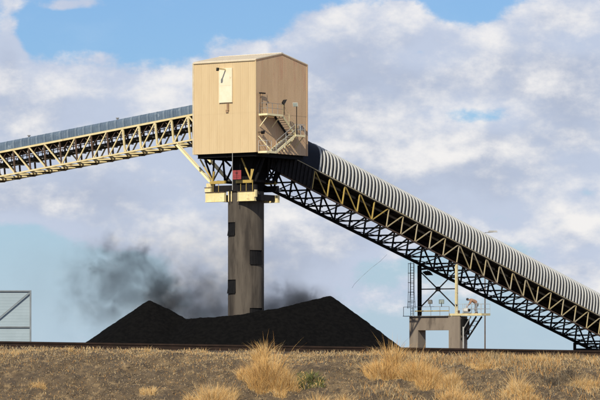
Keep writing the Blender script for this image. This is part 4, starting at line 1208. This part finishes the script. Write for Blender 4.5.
GT = 'dry grass tussocks on the bank'
tussock(263, 383, 50, 42, 3400, S3, [.5, .2, .3], 'large golden tussock left of the green weed in the middle of the bank', GT)
tussock(281, 389, 42, 26, 1900, S3, [.5, .3, .2], 'lower right skirt of golden grass beside the large middle tussock', GT)
tussock(262, 360, 20, 24, 800, S3, [.5, .3, .2], 'tall narrow tuft on the crest in front of the coal pile', GT)
tussock(214, 406, 50, 34, 2200, S3, [.4, .4, .2], 'golden tussock at the bottom edge left of the middle', GT)
tussock(190, 404, 20, 12, 500, S3, [.4, .4, .2], 'small straw tuft at the bottom edge left of the golden tussock', GT)
tussock(318, 406, 46, 20, 1800, S3, [.4, .4, .2], 'pale tussock at the bottom edge below the green weed', GT)
tussock(345, 404, 30, 14, 800, S3, [.3, .5, .2], 'pale low tussock at the bottom edge right of the green weed', GT)
tussock(393, 374, 48, 32, 2900, S3, [.5, .2, .3], 'big russet tussock at the foot of the coal pile right slope', GT)
tussock(422, 380, 50, 33, 2900, S3, [.5, .25, .25], 'big golden tussock below the concrete portal', GT)
tussock(446, 384, 36, 22, 1500, S3, [.4, .4, .2], 'straw tussock to the right below the concrete portal', GT)
tussock(482, 368, 34, 14, 900, S3, [.4, .35, .25], 'straw tussock near the crest below the work platform', GT)
tussock(520, 396, 40, 26, 1600, S3, [.35, .45, .2], 'pale straw tussock low on the bank toward the right', GT)
tussock(538, 362, 34, 15, 900, S3, [.45, .35, .2], 'straw tussock on the crest left of the black bent', GT)
tussock(585, 388, 30, 18, 900, S3, [.35, .45, .2], 'straw tussock at the right edge of the bank', GT)
tussock(460, 402, 44, 18, 1300, S3, [.35, .4, .25], 'low straw tussock at the bottom edge below the platform', GT)
tussock(150, 392, 22, 10, 420, S3, [.35, .5, .15], 'small pale tuft on the bare left part of the bank', GT)
tussock(42, 388, 24, 9, 380, S3, [.3, .5, .2], 'small pale tuft near the left edge of the bank', GT)
tussock(312, 384, 30, 12, 900, [M['weed_green'], M['straw'], M['weed_grey']], [.66, .14, .2], 'low green weed beside the large golden tussock', name='green_weed', cat='weed', wd=(.012, .022))
tussock(566, 384, 44, 15, 900, [M['weed_dark'], M['weed_grey']], [.75, .25], 'dark dead brush in the hollow at the right of the bank', name='dead_brush', cat='brush')
for k, (x_, lab) in enumerate(((14, 'short dark stalks on the crest at the far left'), (70, 'short pale stalks on the crest left of the coal pile'), (148, 'tall stalk on the crest below the left coal peak'), (205, 'pair of stalks on the crest left of the column'), (372, 'thin stalks on the crest at the right of the coal pile'))):
    tussock(x_, 352, 9, 9, 60, S3, [.3, .5, .2], lab, name='grass_stalks', cat='grass')

# stones and clods on the bank: uncountable
def stones(name, n, size, m_, label, dens):
    g = clumped(-13, 13, 79.2, 86, dens)
    x, y = g(n); z = ground_z(x, y); s = size[0] + (size[1] - size[0]) * rng.random(n) ** 3
    base = np.array([[1, 0, 0], [-1, 0, 0], [0, 1, 0], [0, -1, 0], [0, 0, .8], [0, 0, -.6]])
    fc = np.array([[0, 2, 4], [2, 1, 4], [1, 3, 4], [3, 0, 4], [2, 0, 5], [1, 2, 5], [3, 1, 5], [0, 3, 5]])
    jit = 1 + rng.uniform(-.35, .35, (n, 6, 1)); a = rng.uniform(0, 2 * math.pi, n); c_, s_ = np.cos(a), np.sin(a)
    vv = base[None] * jit
    X_ = vv[..., 0] * c_[:, None] - vv[..., 1] * s_[:, None]; Y_ = vv[..., 0] * s_[:, None] + vv[..., 1] * c_[:, None]
    vs = np.stack([X_ * s[:, None] + x[:, None], Y_ * s[:, None] + y[:, None], vv[..., 2] * s[:, None] * .7 + z[:, None]], -1).reshape(-1, 3)
    fs = (np.arange(n)[:, None, None] * 6 + fc[None]).reshape(-1, 3)
    me = np_mesh(name, vs, fs, [m_]); o = bpy.data.objects.new(name, me); col.objects.link(o)
    return tag(o, label, None, None, 'stuff')
stones('gravel', 22000, (.006, .045), M['stone'], 'brown clods and gravel on the bank', lambda x, y: np.clip(fbm(x, y, 71, 3) * 3 + .5, .1, 1))
stones('gravel', 9000, (.006, .04), M['stone_pale'], 'pale stones on the bank', lambda x, y: np.clip(fbm(x * 1.4, y * 1.4, 77, 3) * 3 + .35, .02, 1))
